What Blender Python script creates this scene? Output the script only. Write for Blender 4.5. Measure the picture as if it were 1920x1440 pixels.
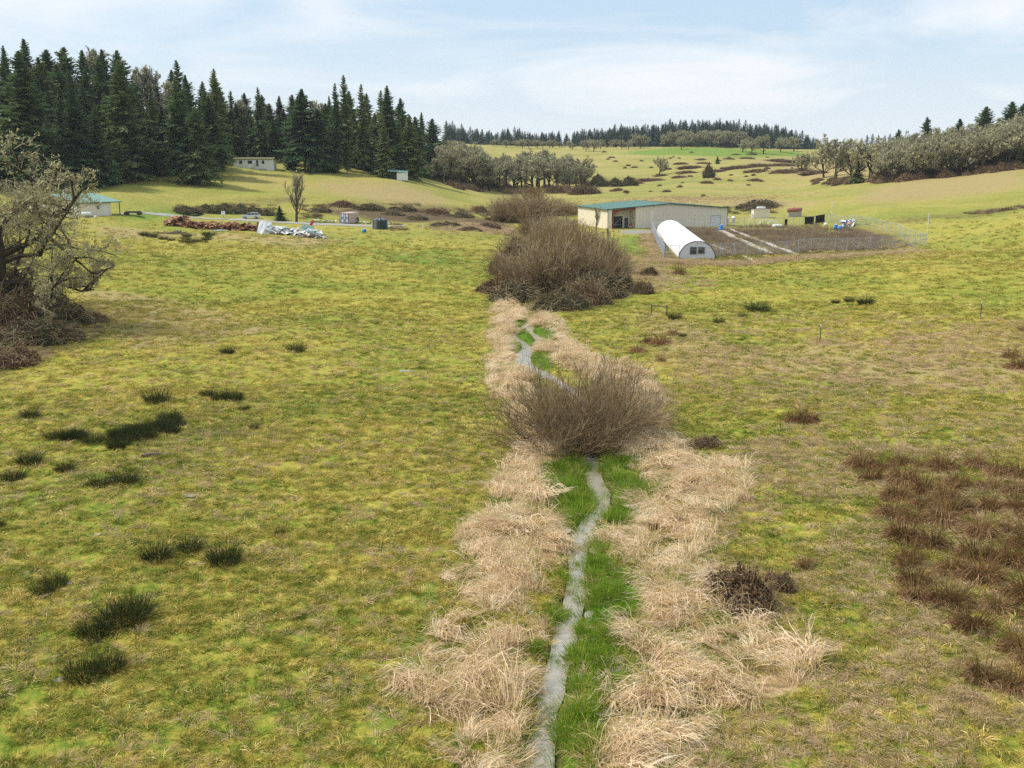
import bpy, math, random
import numpy as np
from mathutils import Vector, Matrix
R = math.radians
for o in list(bpy.data.objects): bpy.data.objects.remove(o)
sc = bpy.context.scene
COL = sc.collection

# ------------------------------------------------------------------ camera, sky, sun, exposure
CAM_H, FPX, PITCH = 17.0, 1865.0, R(12.7)
cam_data = bpy.data.cameras.new('camera'); cam_data.sensor_width = 36; cam_data.lens = 36*FPX/1920
cam_data.clip_start = 0.5; cam_data.clip_end = 20000
cam = bpy.data.objects.new('camera', cam_data); COL.objects.link(cam)
cam.location = (0, 0, CAM_H); cam.rotation_euler = (R(90)-PITCH, 0, 0)
sc.camera = cam

SUN_EL, SUN_AZ = 52, -82      # azimuth clockwise from +Y (view direction); negative is left
w = bpy.data.worlds.new('World'); sc.world = w; w.use_nodes = True
nt = w.node_tree; nt.nodes.clear()
def N(nt, kind, **kw):
    n = nt.nodes.new(kind)
    for k, v in kw.items():
        if k == 'inp':
            for kk, vv in v.items(): n.inputs[kk].default_value = vv
        else: setattr(n, k, v)
    return n
out = N(nt, 'ShaderNodeOutputWorld'); bg = N(nt, 'ShaderNodeBackground')
sky = N(nt, 'ShaderNodeTexSky', sky_type='NISHITA', sun_disc=False, sun_elevation=R(SUN_EL), sun_rotation=R(SUN_AZ),
        air_density=1.0, dust_density=1.2, ozone_density=1.2, altitude=100)
bg.inputs['Strength'].default_value = 0.100
tc = N(nt, 'ShaderNodeTexCoord')
mp = N(nt, 'ShaderNodeMapping'); mp.inputs['Scale'].default_value = (1.6, 1.6, 7.5); mp.inputs['Rotation'].default_value = (0, R(7), R(20))
mp.inputs['Location'].default_value = (0.35, 0.1, 0.4)
n1 = N(nt, 'ShaderNodeTexNoise', inp={'Scale': 1.7, 'Detail': 9.0, 'Roughness': 0.55, 'Distortion': 0.6})
cr = N(nt, 'ShaderNodeMapRange', inp={1: 0.40, 2: 0.66, 3: 0.0, 4: 0.95})
sepw = N(nt, 'ShaderNodeSeparateXYZ')
hz = N(nt, 'ShaderNodeMapRange', inp={1: 0.0, 2: 0.12, 3: 0.8, 4: 0.05})
mx = N(nt, 'ShaderNodeMath', operation='MAXIMUM')
mixc = N(nt, 'ShaderNodeMix', data_type='RGBA')
CLOUD = (7.3, 7.6, 7.9, 1)
L = nt.links.new
bluem = N(nt, 'ShaderNodeMix', data_type='RGBA'); bluem.inputs[0].default_value = 0.62
bluem.inputs[7].default_value = (5.0, 6.6, 8.1, 1)
L(tc.outputs['Generated'], mp.inputs['Vector']); L(mp.outputs[0], n1.inputs['Vector']); L(n1.outputs['Fac'], cr.inputs[0])
L(tc.outputs['Generated'], sepw.inputs[0]); L(sepw.outputs['Z'], hz.inputs[0])
L(cr.outputs[0], mx.inputs[0]); L(hz.outputs[0], mx.inputs[1])
L(sky.outputs[0], bluem.inputs[6]); L(bluem.outputs[2], mixc.inputs[6])
mixc.inputs[7].default_value = CLOUD
L(mx.outputs[0], mixc.inputs[0]); L(mixc.outputs[2], bg.inputs['Color']); L(bg.outputs[0], out.inputs[0])

sun_data = bpy.data.lights.new('sun', 'SUN'); sun_data.energy = 3.3; sun_data.angle = R(6); sun_data.color = (1, 0.94, 0.85)
sun = bpy.data.objects.new('sun', sun_data); COL.objects.link(sun)
sv = Vector((math.sin(R(SUN_AZ))*math.cos(R(SUN_EL)), math.cos(R(SUN_AZ))*math.cos(R(SUN_EL)), math.sin(R(SUN_EL))))
sun.rotation_euler = sv.to_track_quat('Z', 'Y').to_euler(); sun.location = (0, 0, 300)
vs = sc.view_settings
vs.view_transform = 'Standard'; vs.look = 'None'; vs.exposure = 0.38; vs.gamma = 1.0; vs.use_curve_mapping = False
cy = sc.cycles
cy.use_denoising = False; cy.denoiser = 'OPENIMAGEDENOISE'; cy.denoising_prefilter = 'ACCURATE'
cy.max_bounces = 5; cy.diffuse_bounces = 3; cy.glossy_bounces = 2; cy.transmission_bounces = 2; cy.volume_bounces = 0
cy.transparent_max_bounces = 8; cy.caustics_reflective = False; cy.caustics_refractive = False
cy.use_adaptive_sampling = True; cy.adaptive_threshold = 0.012
cy.pixel_filter_type = 'BLACKMAN_HARRIS'; cy.filter_width = 1.45

# ------------------------------------------------------------------ numeric helpers
rs = np.random.RandomState(7); rnd = random.Random(11)
def hash2(ix, iy, s):
    n = (ix.astype(np.int64)*374761393 + iy.astype(np.int64)*668265263 + s*974634777) & 0x7fffffff
    n = ((n ^ (n >> 13))*1274126177) & 0x7fffffff
    n = (n ^ (n >> 16)) & 0xffffff
    return n/float(0xffffff)
def vnoise(x, y, s=0):
    x = np.asarray(x, float); y = np.asarray(y, float)
    ix = np.floor(x); iy = np.floor(y); fx = x-ix; fy = y-iy
    fx = fx*fx*(3-2*fx); fy = fy*fy*(3-2*fy)
    a = hash2(ix, iy, s); b = hash2(ix+1, iy, s); c = hash2(ix, iy+1, s); d = hash2(ix+1, iy+1, s)
    return (a*(1-fx)+b*fx)*(1-fy)+(c*(1-fx)+d*fx)*fy
def fbm(x, y, s=0, oct=4, gain=0.5):
    t = 0; a = 1; n = 0
    for i in range(oct):
        t = t+a*vnoise(x*2**i+17.3*i, y*2**i-9.1*i, s+i); n += a; a *= gain
    return t/n
def sstep(a, b, x):
    t = np.clip((x-a)/(b-a), 0, 1); return t*t*(3-2*t)
def ray(px, py):
    u = (px-960)/FPX; v = (720-py)/FPX
    return np.array([u, math.cos(PITCH)+v*math.sin(PITCH), -math.sin(PITCH)+v*math.cos(PITCH)])
def pt(px, py, d):            # point seen at a pixel at forward distance d
    r = ray(px, py); return np.array([0, 0, CAM_H])+r*(d/r[1])
# ------------------------------------------------------------------ terrain: surveyed heights joined by a smooth surface
ctrl_px = [  # pixel x, pixel y, forward distance
 (180,408,231),(60,415,225),(240,404,240),(250,343,300),(100,350,285),(0,352,280),(400,340,315),(470,317,350),(620,319,360),
 (745,338,350),(690,325,365),(830,346,400),(940,362,440),(1050,360,460),(600,350,322),(600,380,287),(600,405,262),(750,380,302),
 (850,400,290),(900,425,246),(380,400,262),(300,416,238),(450,441,206),(200,452,187),(850,441,224),(650,425,240),(400,370,285),(250,375,265),
 (1300,388,330),(1300,345,480),(1300,322,600),(1300,302,720),(1300,286,830),(1300,278,900),(1100,345,520),(1100,300,760),(1180,284,850),
 (1500,350,470),(1500,310,700),(1500,290,850),(1600,283,900),(1450,285,860),
 (1900,420,205),(1900,370,275),(1900,340,322),(1900,322,352),(1600,348,400),(1750,335,375),(1750,380,285),(1600,375,300),(1640,410,250),(1830,460,190),
 (1000,395,330),(930,290,800),(850,270,900),(1000,275,1000),(930,330,560),
]
cp = [pt(*c) for c in ctrl_px]
world_pts = [(0,0,0),(0,25,0),(0,50,0),(3,80,0.0),(0,120,0.05),(8,170,0.1),(20,200,.2),(26,250,.3),(60,255,.3),(45,270,.4),(32,172,.1),(82,196,.25),(60,210,.2),(85,262,.5),
 (-12,30,.5),(12,30,.4),(-20,50,.9),(22,50,.9),(-40,80,1.3),(-25,90,.8),(-20,130,.8),(38,80,1.3),(20,90,.7),(25,125,.6),(45,130,1.1),(-60,120,2.0),(-35,170,1.4),(-80,180,3.2),
 (62,120,2.1),(70,160,2.0),(95,185,3.2),(-30,30,1.1),(30,30,1.0),(-60,60,2.2),(60,60,2.4),(-15,210,.8),(-5,245,.3),(5,300,.6),(10,350,1.2),(40,300,.8),
 (-170,370,24),(-120,380,21),(-60,400,16),(-200,300,20),(-180,450,32),(-100,480,25),(-60,520,14),(-300,420,40),(-150,700,40),
 (180,430,12),(240,500,13),(150,600,15),(300,800,20),(260,350,18),(150,470,9),(-60,1050,30),(50,1100,30),(200,1100,29),(400,1100,22),(-300,1100,36),(-160,800,26),
 (-600,1800,30),(0,1800,16),(600,1800,16),(0,1700,8),(-1200,1500,22),(1200,1500,14)]
cp = np.array(cp+[np.array(p, float) for p in world_pts])
def warp(x, y):
    r = np.sqrt(x*x+y*y); th = np.clip(np.arctan2(x, y+8), -0.75, 0.75)
    return th*2.2, np.log(r+35)
cu, cv = warp(cp[:, 0], cp[:, 1])
def phi(r2): return 0.5*r2*np.log(r2+1e-12)
n_ = len(cp)
A = np.zeros((n_+3, n_+3)); d2 = (cu[:, None]-cu)**2+(cv[:, None]-cv)**2
A[:n_, :n_] = phi(d2)+np.eye(n_)*2e-4; A[:n_, n_:] = np.c_[np.ones(n_), cu, cv]; A[n_:, :n_] = A[:n_, n_:].T
tps = np.linalg.solve(A, np.r_[cp[:, 2], 0, 0, 0])
def base_z(x, y):
    x = np.atleast_1d(np.asarray(x, float)); y = np.atleast_1d(np.asarray(y, float))
    o = np.empty(x.shape)
    fx = x.ravel(); fy = y.ravel(); fo = o.ravel()
    for i in range(0, len(fx), 20000):
        u, v = warp(fx[i:i+20000], fy[i:i+20000])
        K = phi((u[:, None]-cu)**2+(v[:, None]-cv)**2)
        fo[i:i+20000] = K@tps[:n_]+tps[n_]+tps[n_+1]*u+tps[n_+2]*v
    o = fo.reshape(x.shape)
    k = sstep(30, -60, y)                       # behind the camera the valley floor goes on level
    return o*(1-k)+0.5*k
def hit(px, py):              # pixel -> point on the ground
    r = ray(px, py)
    ts = np.concatenate([np.arange(15, 150, .5), np.arange(150, 1500, 2.0)])
    P = np.array([0, 0, CAM_H])+ts[:, None]*(r/r[1])
    g = P[:, 2]-base_z(P[:, 0], P[:, 1])
    i = np.argmax(g < 0)
    if g[i] >= 0: i = len(ts)-1
    if i == 0: i = 1
    a = g[i-1]/(g[i-1]-g[i]) if g[i-1] != g[i] else 0
    p = P[i-1]*(1-a)+P[i]*a
    return float(p[0]), float(p[1])
def W(poly): return np.array([hit(*p[:2]) for p in poly])
def inpoly(x, y, poly):
    c = np.zeros(x.shape, bool); n = len(poly)
    for i in range(n):
        x1, y1 = poly[i]; x2, y2 = poly[(i+1) % n]
        if y1 == y2: continue
        k = ((y1 > y) != (y2 > y)) & (x < (x2-x1)*(y-y1)/(y2-y1)+x1)
        c ^= k
    return c
def dist_line(x, y, line):
    best = np.full(x.shape, 1e9); par = np.zeros(x.shape)
    for i in range(len(line)-1):
        a = line[i]; b = line[i+1]; ab = b-a; L2 = ab@ab+1e-9
        t = np.clip(((x-a[0])*ab[0]+(y-a[1])*ab[1])/L2, 0, 1)
        d = np.hypot(x-a[0]-t*ab[0], y-a[1]-t*ab[1])
        k = d < best; best[k] = d[k]; par[k] = (i+t)[k]
    return best, par
def catmull(P, n=6):
    P = np.array(P, float); Q = np.vstack([2*P[0]-P[1], P, 2*P[-1]-P[-2]]); o = []
    for i in range(1, len(Q)-2):
        for k in range(n):
            t = k/n; a, b, c, d = Q[i-1], Q[i], Q[i+1], Q[i+2]
            o.append(0.5*(2*b+(c-a)*t+(2*a-5*b+4*c-d)*t*t+(3*b-a-3*c+d)*t**3))
    o.append(P[-1]); return np.array(o)
def px_w(p):     # width in metres of a pixel width at a ground pixel
    x, y = hit(p[0], p[1]); z = float(base_z(x, y)[0])
    return p[2]/FPX*math.sqrt(x*x+y*y+(CAM_H-z)**2)
streams_px = [
 [(1008,1500,58),(1012,1420,52),(1018,1360,46),(1038,1270,42),(1062,1180,40),(1078,1110,34),(1081,1060,30),(1088,1010,42),(1106,975,38),(1127,940,37),(1118,900,36),(1108,868,26),(1112,830,22),(1112,790,24),(1095,750,22),(1052,716,16),(1015,695,20),(985,682,26),(978,664,26),(988,650,12),(980,640,10),(964,628,8),(974,614,7),(990,606,8),(1006,594,9),(1010,584,10)],
 [(985,662,18),(1000,650,8),(1011,634,7),(1003,624,7),(992,616,8),(1004,600,8)],
 [(1088,1015,16),(1110,1010,12),(1140,1010,8)],
]
streams = []
for s in streams_px:
    a = np.array([[*hit(p[0], p[1]), px_w(p)] for p in s]); streams.append(catmull(a, 6))
def stream_carve(x, y):
    c = np.zeros(x.shape)
    k = (np.abs(x) < 25) & (y > 15) & (y < 135)
    if k.any():
        for s in streams[:2]:
            d, par = dist_line(x[k], y[k], s[:, :2]); wd = np.interp(par, np.arange(len(s)), s[:, 2])
            c[k] = np.maximum(c[k], 0.42*sstep(wd*0.5+0.60, wd*0.5-0.15, d))
    return c
def ground_z(x, y, carve=True):
    x = np.atleast_1d(np.asarray(x, float)); y = np.atleast_1d(np.asarray(y, float))
    r = np.hypot(x, y)
    z = base_z(x, y)
    z = z+(fbm(x*.9, y*.9, 5, 3)-.5)*.22*sstep(260, 60, r)+(fbm(x*.12, y*.12, 8, 3)-.5)*.8*sstep(60, 130, r)+(fbm(x*.03, y*.03, 9, 2)-.5)*2.0*sstep(300, 500, r)
    if carve: z = z-stream_carve(x, y)
    # levelled pads for buildings
    for (cx, cy, rad, pz) in PADS:
        k = sstep(rad*1.5, rad, np.hypot(x-cx, y-cy)); z = z*(1-k)+pz*k
    return z
PADS = []
def gz(x, y): return float(ground_z(np.array([x]), np.array([y]))[0])
def at(px, py):
    x, y = hit(px, py); return Vector((x, y, gz(x, y)))
def px_of(x, y, z=0):
    v = np.array([x, y, z-CAM_H]); f = v[1]*math.cos(PITCH)-v[2]*math.sin(PITCH)
    u = v[1]*math.sin(PITCH)+v[2]*math.cos(PITCH)
    return 960+FPX*v[0]/f, 720-FPX*u/f

# ------------------------------------------------------------------ mesh helpers
def raw_mesh(name, V, F, mats, mi=None, smooth=False, attrs=None):
    """F: list of (n,k) int arrays (k = 3 or 4)"""
    me = bpy.data.meshes.new(name)
    F = [f for f in F if len(f)]
    V = np.asarray(V, np.float32)
    loops = np.concatenate([f.ravel() for f in F]).astype(np.int32)
    tot = np.concatenate([np.full(len(f), f.shape[1]) for f in F]).astype(np.int32)
    start = np.concatenate([[0], np.cumsum(tot)[:-1]]).astype(np.int32)
    me.vertices.add(len(V)); me.vertices.foreach_set('co', V.ravel())
    me.loops.add(len(loops)); me.loops.foreach_set('vertex_index', loops)
    me.polygons.add(len(tot)); me.polygons.foreach_set('loop_start', start); me.polygons.foreach_set('loop_total', tot)
    for m in (mats if isinstance(mats, (list, tuple)) else [mats]): me.materials.append(m)
    if mi is not None: me.polygons.foreach_set('material_index', np.asarray(mi, np.int32))
    me.polygons.foreach_set('use_smooth', np.full(len(tot), smooth))
    if attrs:
        for k, v in attrs.items():
            a = me.attributes.new(k, 'FLOAT_COLOR' if v.ndim == 2 else 'FLOAT', 'POINT')
            a.data.foreach_set('color' if v.ndim == 2 else 'value', np.asarray(v, np.float32).ravel())
    me.update(calc_edges=True)
    return me
class MB:
    """collects pieces of geometry into one mesh"""
    def __init__(s): s.V = []; s.Q = []; s.T = []; s.n = 0; s.mq = []; s.mt = []
    def add(s, V, Q=None, T=None, m=0):
        V = np.asarray(V, float).reshape(-1, 3)
        if Q is not None and len(Q): s.Q.append(np.asarray(Q)+s.n); s.mq.append(np.full(len(Q), m))
        if T is not None and len(T): s.T.append(np.asarray(T)+s.n); s.mt.append(np.full(len(T), m))
        s.V.append(V); s.n += len(V); return s
    def box(s, x0, x1, y0, y1, z0, z1, m=0):
        v = [(x, y, z) for z in (z0, z1) for y in (y0, y1) for x in (x0, x1)]
        q = [(0, 2, 3, 1), (4, 5, 7, 6), (0, 1, 5, 4), (2, 6, 7, 3), (0, 4, 6, 2), (1, 3, 7, 5)]
        return s.add(v, q, m=m)
    def bar(s, a, b, w, h=None, m=0, up=(0, 0, 1)):
        a = np.array(a, float); b = np.array(b, float); h = h or w
        t = b-a; t /= np.linalg.norm(t)+1e-9; u = np.array(up, float)
        if abs(t@u) > .95: u = np.array([1., 0, 0])
        sd = np.cross(t, u); sd /= np.linalg.norm(sd); u = np.cross(sd, t)
        v = [p+sd*w/2*i+u*h/2*j for p in (a, b) for j in (-1, 1) for i in (-1, 1)]
        return s.add(v, [(0, 2, 3, 1), (4, 5, 7, 6), (0, 1, 5, 4), (2, 6, 7, 3), (0, 4, 6, 2), (1, 3, 7, 5)], m=m)
    def tube(s, P, r, sides=8, cap=True, m=0):
        V, Q = tubes(np.asarray(P, float)[None], np.broadcast_to(np.asarray(r, float), (1, len(P))), sides)
        s.add(V, Q, m=m)
        if cap:
            K = len(P)
            for k, rev in ((0, True), (K-1, False)):
                idx = list(range(k*sides, (k+1)*sides)); c = V[idx].mean(0)
                T = [(0, i+1, (i+1) % sides+1) if not rev else (0, (i+1) % sides+1, i+1) for i in range(sides)]
                s.add(np.vstack([c, V[idx]]), T=T, m=m)
        return s
    def poly(s, pts, th, nrm, m=0):      # convex polygon extruded by thickness along nrm
        P = np.array(pts, float); n = len(P); nrm = np.array(nrm, float)*th
        V = np.vstack([P, P+nrm]); Q = [(i, (i+1) % n, (i+1) % n+n, i+n) for i in range(n)]
        T = [(0, i+1, i) for i in range(1, n-1)]+[(n, n+i, n+i+1) for i in range(1, n-1)]
        return s.add(V, Q, T, m)
    def mesh(s, name, mats, smooth=False, fix=True):
        F = []; mi = []
        if s.Q: F.append(np.vstack(s.Q)); mi.append(np.concatenate(s.mq))
        if s.T: F.append(np.vstack(s.T)); mi.append(np.concatenate(s.mt))
        return raw_mesh(name, np.vstack(s.V), F, mats, np.concatenate(mi), smooth)
def norm(v): return v/(np.linalg.norm(v, axis=-1, keepdims=True)+1e-9)
def tubes(P, r, sides=4):
    Nn, K, _ = P.shape
    T = np.gradient(P, axis=1); T = norm(T)
    ref = np.where(np.abs(T[:, :1, 2:3]) > .9, np.array([1., 0, 0]), np.array([0, 0, 1.]))
    A = norm(np.cross(T, np.broadcast_to(ref, T.shape))); B = np.cross(T, A)
    ang = np.arange(sides)*2*math.pi/sides
    V = P[:, :, None]+(A[:, :, None]*np.cos(ang)[:, None]+B[:, :, None]*np.sin(ang)[:, None])*r[:, :, None, None]
    base = (np.arange(Nn)*K*sides)[:, None, None]+(np.arange(K-1)*sides)[:, None]+np.arange(sides)
    nx = (np.arange(Nn)*K*sides)[:, None, None]+(np.arange(K-1)*sides)[:, None]+(np.arange(sides)+1) % sides
    Q = np.stack([base, nx, nx+sides, base+sides], -1).reshape(-1, 4)
    return V.reshape(-1, 3), Q
def ribbons(P, wd, rng, flat=None):
    """P (n,k,3), wd (n,k) full widths; thin blades"""
    Nn, K, _ = P.shape
    T = norm(np.gradient(P, axis=1))
    s = rng.normal(size=(Nn, 1, 3)) if flat is None else np.broadcast_to(np.array(flat, float), (Nn, 1, 3))
    S = norm(np.cross(T, np.broadcast_to(s, T.shape)))*wd[..., None]*.5
    V = np.stack([P-S, P+S], 2).reshape(-1, 3)
    b = (np.arange(Nn)*K*2)[:, None]+np.arange(K-1)*2
    Q = np.stack([b, b+1, b+3, b+2], -1).reshape(-1, 4)
    return V, Q
def children(P, nch, lr, ang, rng, K=4, up=0.15, wig=.12, t0=.25, t1=1.0, lens=None, droop=0., lvar=.3):
    """branches sprouting from paths P (n,k,3) -> (n*nch,K,3)"""
    Nn, Kp, _ = P.shape
    Lp = np.linalg.norm(np.diff(P, axis=1), axis=2).sum(1)
    t = t0+(t1-t0)*((np.arange(nch)+rng.rand(Nn, nch))/nch)
    f = t*(Kp-1); i = np.minimum(f.astype(int), Kp-2); fr = (f-i)[..., None]
    ar = np.arange(Nn)[:, None]
    base = P[ar, i]*(1-fr)+P[ar, i+1]*fr
    tan = norm(P[ar, i+1]-P[ar, i])
    side = norm(np.cross(tan, rng.normal(size=tan.shape)))
    a = ang*(.7+.6*rng.rand(Nn, nch, 1))
    d = norm(tan*np.cos(a)+side*np.sin(a)+np.array([0, 0, up]))
    Ln = (Lp[:, None]*lr if lens is None else np.full((Nn, nch), lens))*(1-lvar+2*lvar*rng.rand(Nn, nch))*(1.15-.6*t)
    pts = [base]; cur = base; dd = d
    for k in range(1, K):
        dd = norm(dd+rng.normal(size=dd.shape)*wig+np.array([0, 0, -droop+up*.3]))
        cur = cur+dd*(Ln/(K-1))[..., None]; pts.append(cur)
    return np.stack(pts, 2).reshape(Nn*nch, K, 3), t.reshape(-1)
# ------------------------------------------------------------------ object helpers
def link(name, me, parent=None, loc=None, rotz=0, scale=None, kind=None):
    o = bpy.data.objects.new(name, me); COL.objects.link(o)
    if parent is not None: o.parent = parent
    if loc is not None: o.location = loc
    if rotz: o.rotation_euler = (0, 0, rotz)
    if scale is not None: o.scale = scale if hasattr(scale, '__len__') else (scale,)*3
    if kind: o['kind'] = kind
    return o
def tag(o, label, cat, group=None):
    o['label'] = label; o['category'] = cat
    if group: o['group'] = group
    return o
def thing(name, label, cat, loc=(0, 0, 0), rotz=0, group=None, scale=None):
    return tag(link(name, None, None, loc, rotz, scale), label, cat, group)
_ORD = 'first second third fourth fifth sixth seventh eighth ninth tenth eleventh twelfth thirteenth fourteenth fifteenth sixteenth seventeenth eighteenth nineteenth'.split()
_TENS = {2: 'twenty', 3: 'thirty', 4: 'forty', 5: 'fifty', 6: 'sixty', 7: 'seventy'}
def ordw(n):
    n = int(n)
    if n < 20: return _ORD[n-1]
    t, u = divmod(n, 10)
    return _TENS[t][:-1]+'ieth' if u == 0 else _TENS[t]+'-'+_ORD[u-1]
def label_by_order(objs, fmt):
    """relabel things by their order from the left as the camera's valley axis sees them"""
    for i, o in enumerate(sorted(objs, key=lambda o: o.location.x/max(o.location.y, 1))): o['label'] = fmt.format(ordw(i+1))
def dup(root, loc, rotz=0, scale=1, label=None, group=None):
    r = root.copy(); COL.objects.link(r); r.location = loc; r.rotation_euler = (0, 0, rotz)
    r.scale = scale if hasattr(scale, '__len__') else (scale,)*3
    if label: r['label'] = label
    if group: r['group'] = group
    for ch in list(root.children):
        c = ch.copy(); COL.objects.link(c); c.parent = r
        for g in ch.children:
            d = g.copy(); COL.objects.link(d); d.parent = c
    return r
# ------------------------------------------------------------------ materials
MATS = {}
def new_mat(name):
    m = bpy.data.materials.new(name); m.use_nodes = True; m.node_tree.nodes.clear(); MATS[name] = m
    return m, m.node_tree
def ramp(nt, fac, stops):
    r = N(nt, 'ShaderNodeValToRGB'); el = r.color_ramp.elements
    while len(el) > 1: el.remove(el[-1])
    el[0].position = stops[0][0]; el[0].color = (*stops[0][1], 1)
    for p, c in stops[1:]:
        e = el.new(p); e.color = (*c, 1)
    nt.links.new(fac, r.inputs[0]); return r.outputs[0]
def noise(nt, vec, scale, detail=4, rough=.55, dist=0.):
    n = N(nt, 'ShaderNodeTexNoise', inp={'Scale': scale, 'Detail': detail, 'Roughness': rough, 'Distortion': dist})
    if vec is not None: nt.links.new(vec, n.inputs['Vector'])
    return n.outputs['Fac']
def mixrgb(nt, fac, a, b, mode='MIX'):
    m = N(nt, 'ShaderNodeMix', data_type='RGBA', blend_type=mode)
    for i, v in ((0, fac), (6, a), (7, b)):
        if isinstance(v, (int, float)): m.inputs[i].default_value = v
        elif isinstance(v, tuple): m.inputs[i].default_value = (*v, 1)
        else: nt.links.new(v, m.inputs[i])
    return m.outputs[2]
def math_(nt, op, a, b=0., clamp=False):
    m = N(nt, 'ShaderNodeMath', operation=op, use_clamp=clamp)
    for i, v in ((0, a), (1, b)):
        if isinstance(v, (int, float)): m.inputs[i].default_value = v
        else: nt.links.new(v, m.inputs[i])
    return m.outputs[0]
def mrange(nt, v, a, b, c=0., d=1.):
    m = N(nt, 'ShaderNodeMapRange', inp={1: a, 2: b, 3: c, 4: d}); nt.links.new(v, m.inputs[0]); return m.outputs[0]
def finish(nt, color, rough=.8, bump=None, bstr=.3, bdist=.05, metal=0., transl=0., spec=.3):
    out = N(nt, 'ShaderNodeOutputMaterial'); p = N(nt, 'ShaderNodeBsdfPrincipled')
    p.inputs['Roughness'].default_value = rough; p.inputs['Metallic'].default_value = metal
    p.inputs['Specular IOR Level'].default_value = spec
    if isinstance(color, tuple): p.inputs['Base Color'].default_value = (*color, 1)
    else: nt.links.new(color, p.inputs['Base Color'])
    if bump is not None:
        b = N(nt, 'ShaderNodeBump', inp={'Strength': bstr, 'Distance': bdist}); nt.links.new(bump, b.inputs['Height'])
        nt.links.new(b.outputs[0], p.inputs['Normal'])
    last = p.outputs[0]
    if transl:
        t = N(nt, 'ShaderNodeBsdfTranslucent'); mx = N(nt, 'ShaderNodeMixShader'); mx.inputs[0].default_value = transl
        if isinstance(color, tuple): t.inputs[0].default_value = (*color, 1)
        else: nt.links.new(color, t.inputs[0])
        nt.links.new(last, mx.inputs[1]); nt.links.new(t.outputs[0], mx.inputs[2]); last = mx.outputs[0]
    nt.links.new(last, out.inputs[0]); return p
def veg(name, cols, scale=.6, transl=.25, rough=.75, rand=.5, spec=.2, hvar=.25):
    """plant material: colour by world-position noise plus a per-plant random tint"""
    m, nt = new_mat(name)
    g = N(nt, 'ShaderNodeNewGeometry'); oi = N(nt, 'ShaderNodeObjectInfo')
    n = noise(nt, g.outputs['Position'], scale, 3)
    n = mrange(nt, n, .3, .7)
    f = math_(nt, 'ADD', math_(nt, 'MULTIPLY', n, 1-rand), math_(nt, 'MULTIPLY', oi.outputs['Random'], rand))
    k = len(cols)-1
    c = ramp(nt, f, [(i/k, cc) for i, cc in enumerate(cols)])
    n2 = noise(nt, g.outputs['Position'], scale*9, 2)
    hv = N(nt, 'ShaderNodeHueSaturation'); nt.links.new(mrange(nt, n2, .3, .7, 1-hvar, 1+hvar), hv.inputs['Value']); nt.links.new(c, hv.inputs['Color'])
    finish(nt, hv.outputs[0], rough, transl=transl, spec=spec); return m
M_LICHEN_B = veg('lichen_bright', [(.25, .23, .11), (.42, .39, .20), (.60, .55, .31)], .5, .2, rand=.5)
def painted(name, col, rough=.5, dirt=(.2, .17, .13), amt=.25, metal=0., ribs=None, scale=1.5, spec=.4):
    m, nt = new_mat(name)
    tc = N(nt, 'ShaderNodeTexCoord'); v = tc.outputs['Object']
    n = mrange(nt, noise(nt, v, scale, 5, .6), .45, .75, 0, amt)
    c = mixrgb(nt, n, col, dirt)
    n3 = noise(nt, v, scale*14, 2); c2 = mixrgb(nt, mrange(nt, n3, .3, .7, 0, .12), c, tuple(x*.7 for x in col))
    finish(nt, c2, rough, metal=metal, spec=spec); return m

GR_Y = (.50, .405, .090); GR_G = (.175, .235, .027); GR_D = (.095, .125, .018); STRAW = (.50, .36, .20); LUSH = (.085, .20, .010)
def grass_color(nt, pos):
    """field colour from world position: large patches, streaks, small mottles"""
    big = mrange(nt, noise(nt, pos, .035, 4, .5, .5), .38, .62)
    mid = mrange(nt, noise(nt, pos, .25, 4, .6), .3, .7)
    mp = N(nt, 'ShaderNodeMapping'); mp.inputs['Scale'].default_value = (1.0, 1.0, 1.0); nt.links.new(pos, mp.inputs[0])
    sm = mrange(nt, noise(nt, mp.outputs[0], 2.2, 6, .65), .32, .68)
    ms = N(nt, 'ShaderNodeMapping'); ms.inputs['Scale'].default_value = (.10, .9, 1.0); ms.inputs['Rotation'].default_value = (0, 0, .35); nt.links.new(pos, ms.inputs[0])
    st = mrange(nt, noise(nt, ms.outputs[0], 1.0, 4, .6, 1.2), .35, .65)
    f = math_(nt, 'ADD', math_(nt, 'ADD', math_(nt, 'ADD', math_(nt, 'MULTIPLY', big, .19), math_(nt, 'MULTIPLY', mid, .15)), math_(nt, 'MULTIPLY', sm, .52)), math_(nt, 'MULTIPLY', st, .14))
    return ramp(nt, f, [(.14, GR_D), (.34, GR_G), (.56, (.33, .295, .052)), (.82, GR_Y)])

# ground
m, nt = new_mat('ground')
g = N(nt, 'ShaderNodeNewGeometry'); pos = g.outputs['Position']
A1 = N(nt, 'ShaderNodeAttribute', attribute_name='cover'); A2 = N(nt, 'ShaderNodeAttribute', attribute_name='cover2')
s1 = N(nt, 'ShaderNodeSeparateColor'); s2 = N(nt, 'ShaderNodeSeparateColor')
nt.links.new(A1.outputs['Color'], s1.inputs[0]); nt.links.new(A2.outputs['Color'], s2.inputs[0])
col = grass_color(nt, pos)
edge = noise(nt, pos, 1.3, 5, .7)
fine = noise(nt, pos, 7., 5, .7)
coarse = noise(nt, pos, .12, 5, .65)
def masked(colin, mask, c2, soft=.18, src=edge):
    e = math_(nt, 'ADD', mask, math_(nt, 'SUBTRACT', src, .5)); k = mrange(nt, e, .5-soft, .5+soft)
    return mixrgb(nt, k, colin, c2)
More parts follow.
